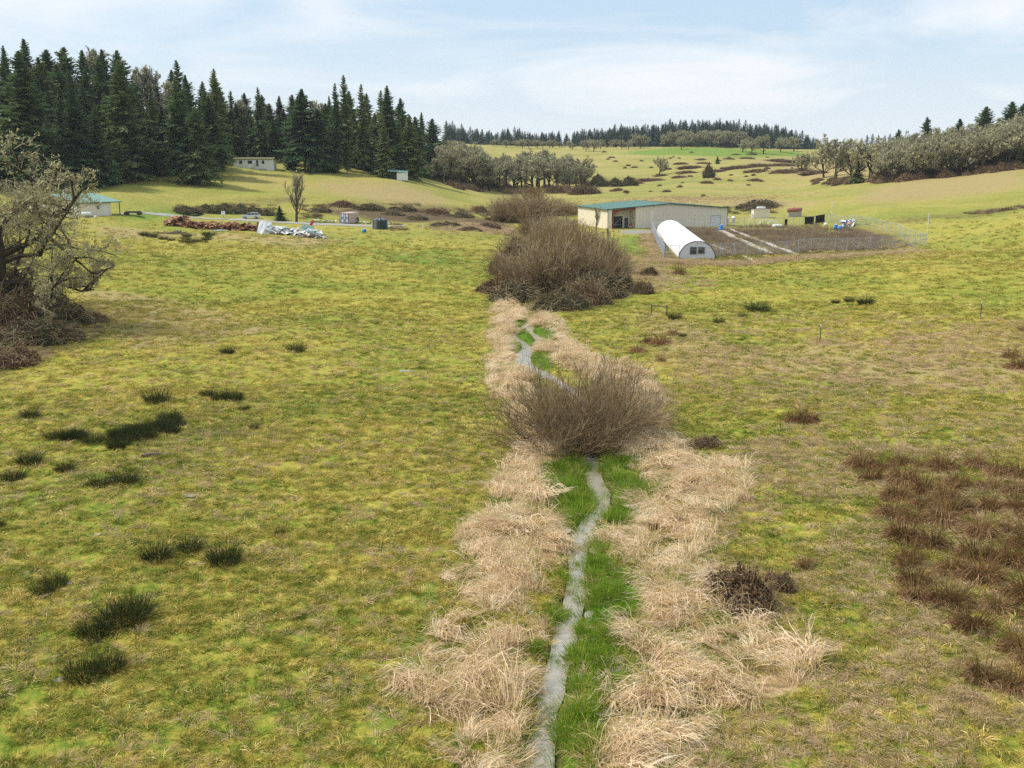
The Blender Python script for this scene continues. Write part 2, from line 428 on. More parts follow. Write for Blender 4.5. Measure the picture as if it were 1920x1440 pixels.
# far and hill meadow: shifting between yellow green, green and tan
sepp = N(nt, 'ShaderNodeSeparateXYZ'); nt.links.new(pos, sepp.inputs[0])
far = mrange(nt, sepp.outputs['Y'], 130, 420, 0, .92)
mpf = N(nt, 'ShaderNodeMapping'); mpf.inputs['Scale'].default_value = (.018, .03, .0); nt.links.new(pos, mpf.inputs[0])
fn = noise(nt, mpf.outputs[0], 1.0, 7, .62, .8)
fn2 = noise(nt, pos, .8, 7, .8)
ff = math_(nt, 'ADD', math_(nt, 'MULTIPLY', fn, .55), math_(nt, 'MULTIPLY', fn2, .45))
farcol = ramp(nt, ff, [(.34, (.17, .20, .045)), (.45, (.27, .265, .07)), (.54, (.36, .30, .10)), (.66, (.42, .315, .15))])
col = mixrgb(nt, far, col, farcol)
straw_c = ramp(nt, fine, [(.3, (.22, .145, .07)), (.5, (.42, .30, .16)), (.7, (.56, .42, .25))])
lush_c = ramp(nt, fine, [(.3, (.03, .06, .006)), (.5, (.08, .17, .01)), (.7, (.16, .26, .02))])
brown_c = ramp(nt, fine, [(.3, (.05, .035, .02)), (.5, (.12, .085, .045)), (.7, (.22, .16, .09))])
grav_c = ramp(nt, fine, [(.3, (.22, .20, .17)), (.7, (.36, .34, .31))])
green_c = ramp(nt, fine, [(.3, (.13, .21, .03)), (.7, (.20, .28, .045))])
tan_c = ramp(nt, fine, [(.3, (.27, .21, .08)), (.7, (.43, .34, .15))])
col = masked(col, s2.outputs[1], tan_c, .35, coarse)
col = masked(col, s2.outputs[2], green_c, .25)
col = masked(col, s1.outputs[0], straw_c)
col = masked(col, s1.outputs[1], lush_c)
col = masked(col, s1.outputs[2], brown_c, .3)
col = masked(col, s2.outputs[0], grav_c, .12)
bh = math_(nt, 'ADD', noise(nt, pos, 3.5, 6, .7), math_(nt, 'MULTIPLY', noise(nt, pos, .5, 4, .6), 2.))
finish(nt, col, .9, bump=bh, bstr=.55, bdist=.35, spec=.1)
M_GROUND = m

def field_mat(name, tint, k):
    m, nt = new_mat(name); g = N(nt, 'ShaderNodeNewGeometry'); oi = N(nt, 'ShaderNodeObjectInfo')
    c = grass_color(nt, g.outputs['Position'])
    r1 = mrange(nt, oi.outputs['Random'], .35, 1.0, 0, k)
    c = mixrgb(nt, r1, c, tint)
    hv = N(nt, 'ShaderNodeHueSaturation'); nt.links.new(mrange(nt, oi.outputs['Random'], 0, 1, .8, 1.35), hv.inputs['Value']); nt.links.new(c, hv.inputs['Color'])
    finish(nt, hv.outputs[0], .7, transl=.35, spec=.15); return m
M_FIELD = field_mat('field_grass', (.60, .47, .14), .65)
M_FIELDT = field_mat('field_grass_tan', (.74, .57, .27), 1.0)
M_DRY = veg('dry_tussock', [(.38, .27, .14), (.56, .42, .24), (.70, .55, .35)], 1.2, .3)
M_STRAW = veg('straw_reed', [(.52, .37, .20), (.87, .69, .46), (.98, .87, .68)], .9, .42, rand=.5, hvar=.35)
M_STRAW2 = veg('straw_tawny', [(.30, .27, .07), (.52, .42, .15), (.72, .56, .27)], 1.1, .3)
M_LUSH = veg('lush_grass', [(.11, .20, .012), (.21, .33, .025), (.42, .48, .08)], 1.3, .35)
M_RUSH = veg('rush', [(.018, .030, .008), (.038, .052, .012), (.085, .095, .022)], 2.2, .15)
M_SEDGE = veg('sedge_brown', [(.13, .065, .028), (.31, .175, .085), (.56, .38, .22)], 2.0, .25)
M_SEDGE_G = veg('sedge_green', [(.10, .065, .02), (.20, .13, .04), (.31, .20, .08)], 2.0, .25)
M_FIR = veg('fir_needles', [(.065, .112, .052), (.115, .175, .062), (.22, .255, .085)], .08, .22, rand=.75, hvar=.3)
M_FIR_FAR = veg('fir_needles_far', [(.045, .08, .05), (.065, .105, .062), (.09, .13, .075)], .02, .1, rand=.7)
M_BARK = veg('bark', [(.07, .055, .04), (.13, .105, .08), (.2, .17, .13)], .5, 0., .9)
M_BARKD = veg('bark_oak', [(.045, .036, .024), (.075, .06, .036), (.11, .09, .05)], 1.5, 0., .9)
M_TWIG = veg('twig_olive', [(.20, .17, .11), (.30, .26, .17), (.40, .35, .23)], .06, .1, rand=.6)
M_LICHEN = veg('lichen', [(.28, .265, .15), (.41, .39, .23), (.55, .52, .33)], .5, .2, rand=.5)
M_WILLOW = veg('willow_stem', [(.17, .115, .06), (.29, .21, .115), (.45, .35, .21)], .25, .1, rand=.45)
M_WILLOWY = veg('willow_yellow', [(.20, .13, .05), (.28, .19, .07), (.34, .25, .10)], .3, .1)
M_BRAMBLE = veg('bramble_leaf', [(.06, .055, .03), (.12, .108, .055), (.23, .205, .115)], .9, .15, rand=.3, hvar=.4)
M_BRAMBLE_R = veg('bramble_red', [(.10, .06, .032), (.20, .125, .07), (.33, .23, .135)], .9, .15, rand=.3, hvar=.4)
M_IVY = veg('evergreen_leaf', [(.035, .045, .02), (.075, .085, .03), (.12, .13, .05)], .9, .15, rand=.3, hvar=.4)
M_WEED = veg('dead_weed', [(.15, .10, .065), (.28, .205, .13), (.48, .37, .25)], .3, .1)
# water
m, nt = new_mat('stream_water'); g = N(nt, 'ShaderNodeNewGeometry')
mpw = N(nt, 'ShaderNodeMapping'); mpw.inputs['Scale'].default_value = (1.2, 3.5, 1); nt.links.new(g.outputs['Position'], mpw.inputs[0])
nz = noise(nt, mpw.outputs[0], 2.6, 4, .6, .6)
c = ramp(nt, nz, [(.3, (.27, .25, .195)), (.5, (.32, .295, .235)), (.7, (.37, .345, .28))])
finish(nt, c, .08, bump=nz, bstr=.18, bdist=.04, spec=.8); M_WATER = m
# buildings and objects
M_GREENROOF = painted('green_roof', (.19, .335, .285), .55, (.2, .3, .26), .35)
M_GREENTRIM = painted('green_trim', (.035, .10, .075), .6)
M_TAN = painted('tan_metal', (.82, .735, .58), .6, (.55, .46, .34), .2)
M_CREAM = painted('cream_wall', (.80, .72, .57), .6, (.5, .45, .36), .25)
M_WHITE = painted('white_paint', (.78, .78, .76), .55, (.5, .47, .42), .25)
M_FILM = painted('greenhouse_film', (.86, .86, .85), .45, (.6, .62, .58), .2, scale=.6)
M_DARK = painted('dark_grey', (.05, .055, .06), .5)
M_GREYDOOR = painted('grey_door', (.10, .12, .14), .5)
M_REDSTEEL = painted('red_steel', (.30, .06, .045), .6)
M_GALV = painted('galvanised', (.48, .50, .52), .45, (.3, .3, .3), .2, metal=.3)
M_RUST = painted('rust', (.25, .11, .05), .85, (.06, .035, .03), .8, scale=2.)
M_RUST2 = painted('rust_light', (.42, .24, .13), .85, (.12, .05, .03), .6, scale=2.)
M_TANK = painted('tank_green', (.028, .055, .05), .45, (.08, .08, .07), .3)
M_PINKTANK = painted('faded_red_tank', (.36, .13, .10), .55, (.2, .1, .08), .4)
M_BLUE = painted('blue_plastic', (.03, .22, .62), .5)
M_BLACK = painted('black_cloth', (.012, .013, .014), .8)
M_WOOD = painted('weathered_wood', (.16, .12, .085), .85, (.07, .05, .04), .4)
M_PALEWOOD = painted('pale_boards', (.42, .37, .30), .85, (.2, .16, .12), .4)
M_MOSSROOF = painted('mossy_roof', (.17, .16, .08), .9, (.10, .12, .03), .5)
M_STONE = painted('grey_stone', (.42, .40, .36), .85, (.18, .16, .12), .5, scale=3.)
M_GLASS = painted('dark_glass', (.04, .05, .055), .12, amt=.05, spec=.8)
M_TYRE = painted('tyre', (.02, .02, .02), .8)
M_CARWHITE = painted('car_paint', (.66, .70, .74), .25, amt=.08, spec=.6)
M_ROCKW = painted('white_block', (.55, .54, .5), .8, (.3, .28, .22), .5, scale=4.)
M_RED = painted('red_paint', (.55, .04, .03), .5)
M_YEL = painted('yellow_plastic', (.65, .60, .05), .5)
M_CONT = painted('container_blue', (.26, .30, .42), .55, (.5, .48, .45), .6, scale=1.2)
M_CONTR = painted('container_roof', (.62, .50, .42), .7, (.3, .14, .08), .5)
# ------------------------------------------------------------------ land cover regions (traced, then carried to the ground)
P_STRAW_L = W([(940,567),(975,572),(985,598),(955,612),(948,650),(975,690),(1005,735),(985,790),(1050,840),(1050,868),(1005,885),(1015,950),(1060,1020),(1050,1060),(1050,1130),(1012,1200),(1010,1290),(990,1360),(975,1460),(735,1460),(772,1360),(785,1270),(822,1180),(872,1150),(826,1095),(882,1020),(930,950),(926,890),(975,850),(955,800),(925,740),(912,700),(930,640),(925,590)])
P_GAP_L = [W([(1015,1050),(1055,1065),(1045,1140),(1015,1190),(1000,1150),(995,1100)]), W([(735,1480),(765,1370),(800,1330),(870,1350),(850,1480)]), W([(985,1215),(1012,1230),(1005,1330),(985,1340)]), W([(850,1150),(960,1140),(985,1180),(960,1240),(930,1215),(880,1235),(850,1210)]), W([(895,1240),(925,1260),(935,1440),(880,1440),(900,1330)])]
P_GAP_R = [W(p) for p in ([(1232,1062),(1245,1075),(1225,1130),(1240,1180),(1215,1190),(1195,1125)], [(1310,1130),(1345,1140),(1330,1180),(1300,1170)], [(1245,965),(1275,1000),(1290,1050),(1265,1060),(1235,1000)], [(1400,1210),(1440,1230),(1420,1270),(1390,1250)])]
P_STRAW_R = [W(p) for p in (
 [(1018,590),(1045,598),(1068,640),(1110,668),(1200,690),(1230,722),(1255,800),(1200,810),(1160,740),(1090,700),(1040,680),(1012,652),(1030,640),(1052,640),(1048,614),(1005,616)],
 [(1120,828),(1180,800),(1255,805),(1290,870),(1240,905),(1190,895),(1205,862),(1160,850),(1125,860)],
 [(1290,870),(1350,862),(1408,890),(1400,940),(1340,980),(1345,1035),(1330,1062),(1395,1150),(1445,1200),(1515,1220),(1500,1290),(1400,1322),(1290,1312),(1240,1240),(1205,1290),(1190,1180),(1190,1120),(1232,1060),(1142,1052),(1140,1000),(1200,962),(1235,905)],
 [(1150,1320),(1215,1285),(1300,1330),(1320,1390),(1310,1460),(1110,1460)],
 [(1140,1262),(1170,1270),(1150,1290)])]
P_LUSH = [W(p) for p in (
 [(958,612),(1005,585),(1012,600),(1048,615),(1052,640),(1020,652),(1045,690),(1010,705),(965,690),(942,650)],
 [(1012,880),(1060,862),(1210,862),(1232,905),(1200,960),(1142,1000),(1150,1050),(1192,1060),(1195,1120),(1200,1250),(1190,1295),(1150,1330),(1110,1460),(975,1460),(1000,1300),(1015,1210),(1050,1130),(1062,1030),(1015,950)])]
P_BROWN = [W(p) for p in (
 [(-120,520),(60,540),(190,590),(215,625),(120,660),(0,700),(-200,740)],
 [(905,545),(1000,520),(1190,530),(1180,560),(1100,585),(1010,590),(940,572)],
 [(1330,1040),(1400,1030),(1490,1080),(1495,1160),(1440,1170),(1380,1120)],
 [(1200,475),(1230,490),(1235,505),(1700,478),(1725,460),(1690,452),(1600,425),(1230,425)],
 [(800,428),(960,436),(965,420),(900,408),(850,415)], [(600,388),(760,392),(900,408),(780,420),(640,405)],
 [(1690,411),(1800,401),(1925,384),(1925,391),(1800,408),(1690,417)],
 [(400,378),(560,372),(760,380),(900,395),(900,400),(740,386),(560,378),(400,384)])]
P_GRAV = [W(p) for p in ([(1150,430),(1232,430),(1236,440),(1215,442),(1150,438)], [(1585,432),(1600,429),(1640,440),(1620,444)])]
road_px = [(222,400,8),(270,401,8),(330,405,8),(400,411,8),(470,414,7),(560,418,5),(700,424,4),(760,424,4)]
ROAD = catmull([hit(p[0], p[1]) for p in road_px], 6)
P_GREEN = [W(p) for p in ([(1150,291),(1260,277),(1480,283),(1535,290),(1400,296),(1300,292)], [(240,402),(420,372),(380,395),(300,412),(200,412)], [(1160,445),(1215,445),(1245,500),(1200,505)], [(860,470),(700,470),(720,490),(850,500)], [(860,1090),(820,1180),(770,1300),(740,1440),(690,1440),(740,1250),(790,1100),(840,1050)], [(500,760),(560,740),(640,760),(600,790)])]
P_TAN = [W(p) for p in ([(1085,383),(1420,372),(1560,380),(1500,390),(1400,388),(1360,384),(1180,383)], [(660,340),(800,355),(840,385),(760,390),(560,350)],
   [(180,420),(320,435),(640,450),(560,470),(330,440),(200,450)], [(1690,330),(1925,318),(1925,350),(1750,372),(1600,385)], [(1560,450),(1725,462),(1800,480),(1700,490)],
   [(1150,490),(1230,500),(1180,540)], [(1180,560),(1240,590),(1400,650),(1650,640),(1880,600),(1925,640),(1925,720),(1700,740),(1500,700),(1300,700),(1240,690)], [(150,540),(330,560),(520,620),(380,640),(250,660),(200,610)], [(1400,300),(1600,290),(1640,330),(1480,330)])]
def cover_soft(x, y):
    r = np.hypot(x, y); acc = None
    for i in range(9):
        a = i*2.4; q = (.25+.09*i)*np.clip(.25+r*.016, .4, 12)
        c = cover(x+np.cos(a)*q, y+np.sin(a)*q*np.clip(r/120, 1, 3))
        acc = c if acc is None else {k: acc[k]+c[k] for k in c}
    return {k: v/9 for k, v in acc.items()}
def cover(x, y):
    jx = x+(fbm(x*.8, y*.8, 31, 3)-.5)*1.6; jy = y+(fbm(x*.8, y*.8, 41, 3)-.5)*1.6
    far = y > 140
    jx = np.where(far, x+(fbm(x*.15, y*.15, 31, 3)-.5)*9, jx); jy = np.where(far, y+(fbm(x*.15, y*.15, 41, 3)-.5)*12, jy)
    f = lambda ps: np.any([inpoly(jx, jy, p) for p in ps], axis=0).astype(float)
    straw = f([P_STRAW_L]+P_STRAW_R); gap = f(P_GAP_L+P_GAP_R); lush = np.maximum(f(P_LUSH), 0)
    straw = straw*(1-gap)
    d, _ = dist_line(x, y, ROAD)
    road = (d < 2.1).astype(float)
    grav = np.maximum(road, f(P_GRAV))
    if False: pass
    return dict(straw=straw, lush=lush*(1-straw*.6), brown=f(P_BROWN), grav=grav, green=f(P_GREEN), tan=f(P_TAN))
# pads under the buildings
WA = np.array([23.7, 249.0]); We = np.array([.957, .29]); Wn = np.array([-.29, .957])
wc = WA+We*16.5+Wn*10.5
PADS.append((wc[0], wc[1], 17, .3))
bA = np.array([-98.5, 229.]); be = np.array([.63, .777]); bn = np.array([-.777, .63])
bz = 4.35; bc = bA+be*4+bn*11.5
PADS.append((bc[0], bc[1], 13, bz))

# ------------------------------------------------------------------ the ground sheet
th = np.concatenate([np.linspace(-180, -42, 40)[:-1], np.linspace(-42, 42, 520), np.linspace(42, 180, 40)[1:]])
rr = np.concatenate([[0.5, 4, 8, 12, 16], np.exp(np.linspace(math.log(18), math.log(330), 380)), np.exp(np.linspace(math.log(330), math.log(1700), 80))[1:]])
TH, RR = np.meshgrid(np.radians(th), rr)
GX = RR*np.sin(TH); GY = RR*np.cos(TH)
gxf, gyf = GX.ravel(), GY.ravel()
gzf = ground_z(gxf, gyf)
nr, nth = GX.shape
i0 = (np.arange(nr-1)[:, None]*nth+np.arange(nth-1)).ravel()
Qg = np.stack([i0, i0+1, i0+1+nth, i0+nth], -1)[:, ::-1]
cv_ = cover_soft(gxf, gyf)
mud = np.zeros_like(gxf); k_ = (np.abs(gxf) < 25) & (gyf > 15) & (gyf < 135)
for s_ in streams[:2]:
    d_, p_ = dist_line(gxf[k_], gyf[k_], s_[:, :2]); w_ = np.interp(p_, np.arange(len(s_)), s_[:, 2]); mud[k_] = np.maximum(mud[k_], sstep(w_*.5+.4, w_*.5+.05, d_))
cv_['brown'] = np.maximum(cv_['brown'], mud); cv_['lush'] = cv_['lush']*(1-mud*.8); cv_['straw'] = cv_['straw']*(1-mud*.8)
c1 = np.stack([cv_['straw'], cv_['lush'], cv_['brown'], np.ones_like(gxf)], -1)
c2 = np.stack([cv_['grav'], cv_['tan'], cv_['green'], np.ones_like(gxf)], -1)
me = raw_mesh('ground', np.stack([gxf, gyf, gzf], -1), [Qg], M_GROUND, smooth=True, attrs={'cover': c1, 'cover2': c2})
link('ground', me, kind='structure')
# the stream and the puddles
def ribbon_water(s, n=3):
    V = []; Qs = []
    T = norm(np.gradient(s[:, :2], axis=0)); Nm = np.c_[T[:, 1], -T[:, 0]]
    z = ground_z(s[:, 0], s[:, 1], False)
    z = np.convolve(np.pad(z, 6, 'edge'), np.ones(13)/13, 'valid')-.23
    wv = s[:, 2]*.5*(1*np.where(s[:, 1] > 58, 1.25, .74)+.8*(fbm(s[:, 0]*.9, s[:, 1]*.9, 3, 3)-.5))+.12
    for k in np.linspace(-1, 1, 7):
        V.append(np.c_[s[:, :2]+Nm*(wv*k)[:, None], z])
    V = np.stack(V, 1).reshape(-1, 3); K = 7
    i = (np.arange(len(s)-1)[:, None]*K+np.arange(K-1)).ravel()
    return V, np.stack([i, i+1, i+1+K, i+K], -1)
mb = MB()
zo = 0
for s in streams:
    V, Q = ribbon_water(s); V[:, 2] -= zo; zo += .006; mb.add(V, Q)
link('stream_water', mb.mesh('stream_water', [M_WATER], True), kind='structure')
pud = [(205,900,.22,.9),(348,930,.75,.35),(380,1053,.28,.3),(757,696,1.0,.3),(127,1093,.25,.25),(1068,1012,.35,.5),(1165,1265,.6,.75),(1150,1235,.5,.5),(1060,990,.35,.6),(1120,1030,.5,.5),(1175,1065,.4,.4),(1108,1150,.3,.6),(1135,1330,.5,.5),(1098,1260,.35,.6),(212,852,.35,.2),(1715,1260,.3,.3),(1760,1240,.25,.3),(178,1005,.3,.25),(116,1275,.4,.25),(1573,960,.2,.3),(1748,798,.5,.2),(1735,845,.6,.2),(900,1010,.2,.1)]
PUDS = []
for i, (px, py, a, b) in enumerate(pud):
    a, b = a*.8, b*.8; p = at(px, py); PUDS.append((p.x, p.y, max(a, b)))
    ang = np.arange(28)/28*2*math.pi; q = 1+.7*(fbm(np.cos(ang)*1.5+i*7, np.sin(ang)*1.5, 3, 3)-.5)
    xs = p.x+np.cos(ang)*a*q; ys = p.y+np.sin(ang)*b*q
    zz = ground_z(xs, ys).max()*.4+ground_z(xs, ys).mean()*.6+.0
    V = np.r_[[[p.x, p.y, zz]], np.c_[xs, ys, np.full(28, zz)]]
    T = [(0, k+1, (k+1) % 28+1) for k in range(28)]
    link('puddle_water', MB().add(V, T=T).mesh('puddle', [M_WATER]), kind='structure')

# ------------------------------------------------------------------ blades and tufts
def blade_tuft(rng, n, r0, L, lean, droop, wd, K=4, face=None, upv=1., lvar=.35, jit=.06):
    """n blades from a disc of radius r0; lean: outward tilt; droop: gravity bend"""
    a = rng.rand(n)*2*math.pi; rad = r0*np.sqrt(rng.rand(n))
    p = np.c_[np.cos(a)*rad, np.sin(a)*rad, np.full(n, -.03)]
    d = np.c_[np.cos(a+rng.normal(size=n)*.5)*lean*(.3+rad/max(r0, 1e-6)), np.sin(a+rng.normal(size=n)*.5)*lean*(.3+rad/max(r0, 1e-6)), np.full(n, upv)]
    if face is not None: d = d+np.array(face)
    d = norm(d+rng.normal(size=d.shape)*.12)
    Ln = L*(1-lvar+2*lvar*rng.rand(n)); pts = [p]; cur = p
    for k in range(1, K):
        d = norm(d+np.array([0, 0, -droop*k/K])+rng.normal(size=d.shape)*jit)
        cur = cur+d*(Ln/(K-1))[:, None]
        cur[:, 2] = np.maximum(cur[:, 2], .01+.03*rng.rand(n)); pts.append(cur)
    P = np.stack(pts, 1)
    wv = wd*np.linspace(1, .25, K)*(.7+.6*rng.rand(n, 1))
    return ribbons(P, wv, rng)
def tuft_mesh(name, parts, mats):
    mb = MB()
    for i, (V, Q) in enumerate(parts): mb.add(V, Q, m=min(i, len(mats)-1))
    return mb.mesh(name, mats)
_scat = {}
def scatter(name, X, Y, variants, label, cat, smin, smax, seed=0, rot=None, dz=0., tilt=.15, zs=None):
    rg = np.random.RandomState(seed+100)
    Z = ground_z(X, Y)+dz; n = len(X)
    me = bpy.data.meshes.new(name); me.vertices.add(n)
    me.vertices.foreach_set('co', np.stack([X, Y, Z], -1).astype(np.float32).ravel())
    if rot is None: rot = rg.rand(n)*2*math.pi
    r = np.stack([rg.normal(size=n)*tilt, rg.normal(size=n)*tilt, rot], -1)
    s = smin+(smax-smin)*rg.rand(n)
    if zs is not None: s = s*zs
    a = me.attributes.new('rot', 'FLOAT_VECTOR', 'POINT'); a.data.foreach_set('vector', r.astype(np.float32).ravel())
    a = me.attributes.new('scl', 'FLOAT', 'POINT'); a.data.foreach_set('value', s.astype(np.float32))
    a = me.attributes.new('var', 'INT', 'POINT'); a.data.foreach_set('value', rg.randint(0, len(variants), n).astype(np.int32))
    o = link(name, me, kind='stuff'); o['label'] = label
    ng = bpy.data.node_groups.new(name, 'GeometryNodeTree')
    ng.interface.new_socket('Geometry', in_out='INPUT', socket_type='NodeSocketGeometry')
    ng.interface.new_socket('Geometry', in_out='OUTPUT', socket_type='NodeSocketGeometry')
    gi = ng.nodes.new('NodeGroupInput'); go = ng.nodes.new('NodeGroupOutput'); ip = ng.nodes.new('GeometryNodeInstanceOnPoints')
    join = ng.nodes.new('GeometryNodeJoinGeometry')
    for v in reversed(variants):
        po = bpy.data.objects.new('tuft_shape', v)
        oi = ng.nodes.new('GeometryNodeObjectInfo'); oi.inputs['Object'].default_value = po; oi.inputs['As Instance'].default_value = True
        ng.links.new(oi.outputs['Geometry'], join.inputs[0])
    def attr(nm, ty):
        q = ng.nodes.new('GeometryNodeInputNamedAttribute'); q.data_type = ty; q.inputs['Name'].default_value = nm; return q.outputs['Attribute']
    ng.links.new(gi.outputs[0], ip.inputs['Points']); ng.links.new(join.outputs[0], ip.inputs['Instance'])
    ip.inputs['Pick Instance'].default_value = True
    ng.links.new(attr('var', 'INT'), ip.inputs['Instance Index'])
    e2r = ng.nodes.new('FunctionNodeEulerToRotation'); ng.links.new(attr('rot', 'FLOAT_VECTOR'), e2r.inputs[0])
    ng.links.new(e2r.outputs[0], ip.inputs['Rotation']); ng.links.new(attr('scl', 'FLOAT'), ip.inputs['Scale'])
    ng.links.new(ip.outputs[0], go.inputs[0])
    md = o.modifiers.new('scatter', 'NODES'); md.node_group = ng
    return o
def wedge(n_of, seed, x_ang=.56):
    """random ground points; n_of: list of (r0, r1, density per m2)"""
    rg = np.random.RandomState(seed); X = []; Y = []
    for r0, r1, dn in n_of:
        n = int(dn*x_ang*(r1*r1-r0*r0)); r = np.sqrt(r0*r0+(r1*r1-r0*r0)*rg.rand(n)); t = (rg.rand(n)*2-1)*x_ang
        X.append(r*np.sin(t)); Y.append(r*np.cos(t))
    return np.concatenate(X), np.concatenate(Y)
def in_water(x, y):
    k = np.zeros(x.shape, bool)
    for s in streams[:2]:
        d, par = dist_line(x, y, s[:, :2]); wd = np.interp(par, np.arange(len(s)), s[:, 2]); k |= d < np.where(y > 58, wd*.6+.15, wd*.32)*(.55+.75*vnoise(x*1.4, y*1.4, 23))
    for (a, b, r) in PUDS: k |= np.hypot(x-a, y-b) < r*.5
    return k
g1 = np.random.RandomState(3)
fieldv = [tuft_mesh('field_tuft', [blade_tuft(g1, 30, .20, .26, .9, 1.0, .028, K=3)], [M_FIELD]) for _ in range(3)]+[tuft_mesh('field_tuft', [blade_tuft(g1, 20, .2, .26, .9, 1.0, .026, K=3), blade_tuft(g1, 18, .14, .34, 1., 1.3, .026, K=3)], [M_FIELD, M_FIELDT]) for _ in range(2)]
dryv = [tuft_mesh('dry_tuft', [blade_tuft(g1, 60, .16, .48, 1.0, 1.5, .020, K=4)], [M_DRY]) for _ in range(3)]
lushv = [tuft_mesh('lush_tuft', [blade_tuft(g1, 34, .2, .42, .45, .35, .022, K=3)], [M_LUSH]) for _ in range(3)]+[tuft_mesh('lush_tuft', [blade_tuft(g1, 20, .2, .36, .6, .5, .022, K=3), blade_tuft(g1, 12, .2, .4, .8, .9, .022, K=3)], [M_LUSH, M_DRY])]
def reed(rg, mats):
    a = blade_tuft(rg, 110, .55, 1.5, .45, 1.25, .036, K=6, face=(.95, 0, 0), upv=.95, lvar=.5, jit=.16)
    b = blade_tuft(rg, 50, .6, 1.1, .9, 1.2, .032, K=5, face=(.6, 0, 0), upv=.4, lvar=.6, jit=.22)
    return tuft_mesh('reed_tuft', [a, b], mats)
reedv = [reed(g1, [M_STRAW, M_STRAW2]) for _ in range(4)]
X, Y = wedge([(22, 45, 18), (45, 75, 10), (75, 120, 3.2), (120, 190, 1.1), (190, 260, .45)], 1)
cv0 = cover(X, Y)
k = (cv0['straw']+cv0['lush'] < .5) & (cv0['grav'] < .5) & ~in_water(X, Y)
k &= vnoise(X*1.7, Y*1.7, 77) > .22
k &= (np.random.RandomState(17).rand(len(X)) < sstep(265, 165, Y))
X, Y = X[k], Y[k]; rad = np.hypot(X, Y)
scatter('field_grass', X, Y, fieldv, 'short yellow-green pasture grass over the valley floor', 'grass', .6, 1.15, 1, zs=np.interp(rad, [30, 80, 190], [1, 1.25, 2.1]))
# pale dry tussocks, thick on the right-hand pasture, sparse on the left
X, Y = wedge([(22, 60, 8), (60, 110, 3.6)], 2)
pdx = X/Y
dens = np.where(pdx > .12, .35+.65*sstep(.10, .25, pdx), .16)*sstep(.36, .6, fbm(X*.35, Y*.35, 55, 3)+.08)
dens = dens*np.where((pdx > .12), sstep(115, 85, Y), 1)
cv0 = cover(X, Y)
k = (np.random.RandomState(5).rand(len(X)) < dens) & (cv0['straw']+cv0['lush'] < .5) & ~in_water(X, Y)
scatter('dry_tussocks', X[k], Y[k], dryv, 'pale dead grass tussocks dotted over the right-hand pasture', 'grass', .6, 1.15, 2)
X, Y = wedge([(22, 60, 22), (60, 130, 10)], 4)
cv0 = cover(X, Y); k = (cv0['lush'] > .5) & ~in_water(X, Y) & (fbm(X*1.1, Y*1.1, 66, 3) > .40)
rad = np.hypot(X[k], Y[k])
scatter('lush_grass', X[k], Y[k], lushv, 'bright green wet grass growing beside the stream', 'grass', .45, 1.15, 3, zs=np.interp(rad, [30, 55, 62, 120], [1, 1.1, .7, .75])*(.5+1.0*fbm(X[k]*1.2, Y[k]*1.2, 61, 2)))
X, Y = wedge([(22, 60, 7.5), (60, 130, 5.0)], 6)
cv0 = cover(X, Y); k = (cv0['straw'] > .5) & ~in_water(X, Y) & (fbm(X*.75, Y*.75, 68, 3) > np.where(Y > 62, .30, .36)) & (fbm(X*1.9, Y*1.9, 63, 2) > .36)
X, Y = X[k], Y[k]
rot = (fbm(X*.22, Y*.22, 90, 2)-.5)*9+np.where(X < 1, 0.2, 3.3)+np.random.RandomState(8).normal(size=len(X))*.6
scatter('reed_grass', X, Y, reedv, 'flattened straw-coloured reed grass lying along both stream banks', 'grass', .3, 1.05, 4, rot=rot, tilt=.28, zs=.35+1.0*fbm(X*.8, Y*.8, 71, 2))

X, Y = wedge([(22, 60, 9), (60, 130, 4)], 16)
cv0 = cover(X, Y); k = (cv0['straw'] > .5) & ~in_water(X, Y) & (fbm(X*.6, Y*.6, 69, 3) > .40)
scatter('bank_grass', X[k], Y[k], [tuft_mesh('bank_tuft', [blade_tuft(g1, 22, .2, .36, .8, .8, .026, K=3), blade_tuft(g1, 14, .2, .4, .9, 1.2, .026, K=3)], [M_LUSH, M_STRAW2]) for _ in range(3)], 'green and tawny grass growing through the flattened reeds', 'grass', .6, 1.3, 17)

X, Y = wedge([(22, 62, 5)], 19)
cs = cover_soft(X, Y); k = (cs['lush'] > .12) & ~in_water(X, Y) & (np.random.RandomState(20).rand(len(X)) < .75) & (fbm(X*.9, Y*.9, 62, 3) > .46)
scatter('mixed_grass', X[k], Y[k], [tuft_mesh('mixed_tuft', [blade_tuft(g1, 22, .25, .40, .7, .8, .024, K=3), blade_tuft(g1, 16, .2, .5, .9, 1.2, .024, K=4)], [M_FIELD, M_DRY]) for _ in range(3)], 'yellowing grass mixed into the bright green margin of the stream', 'grass', .6, 1.2, 21)
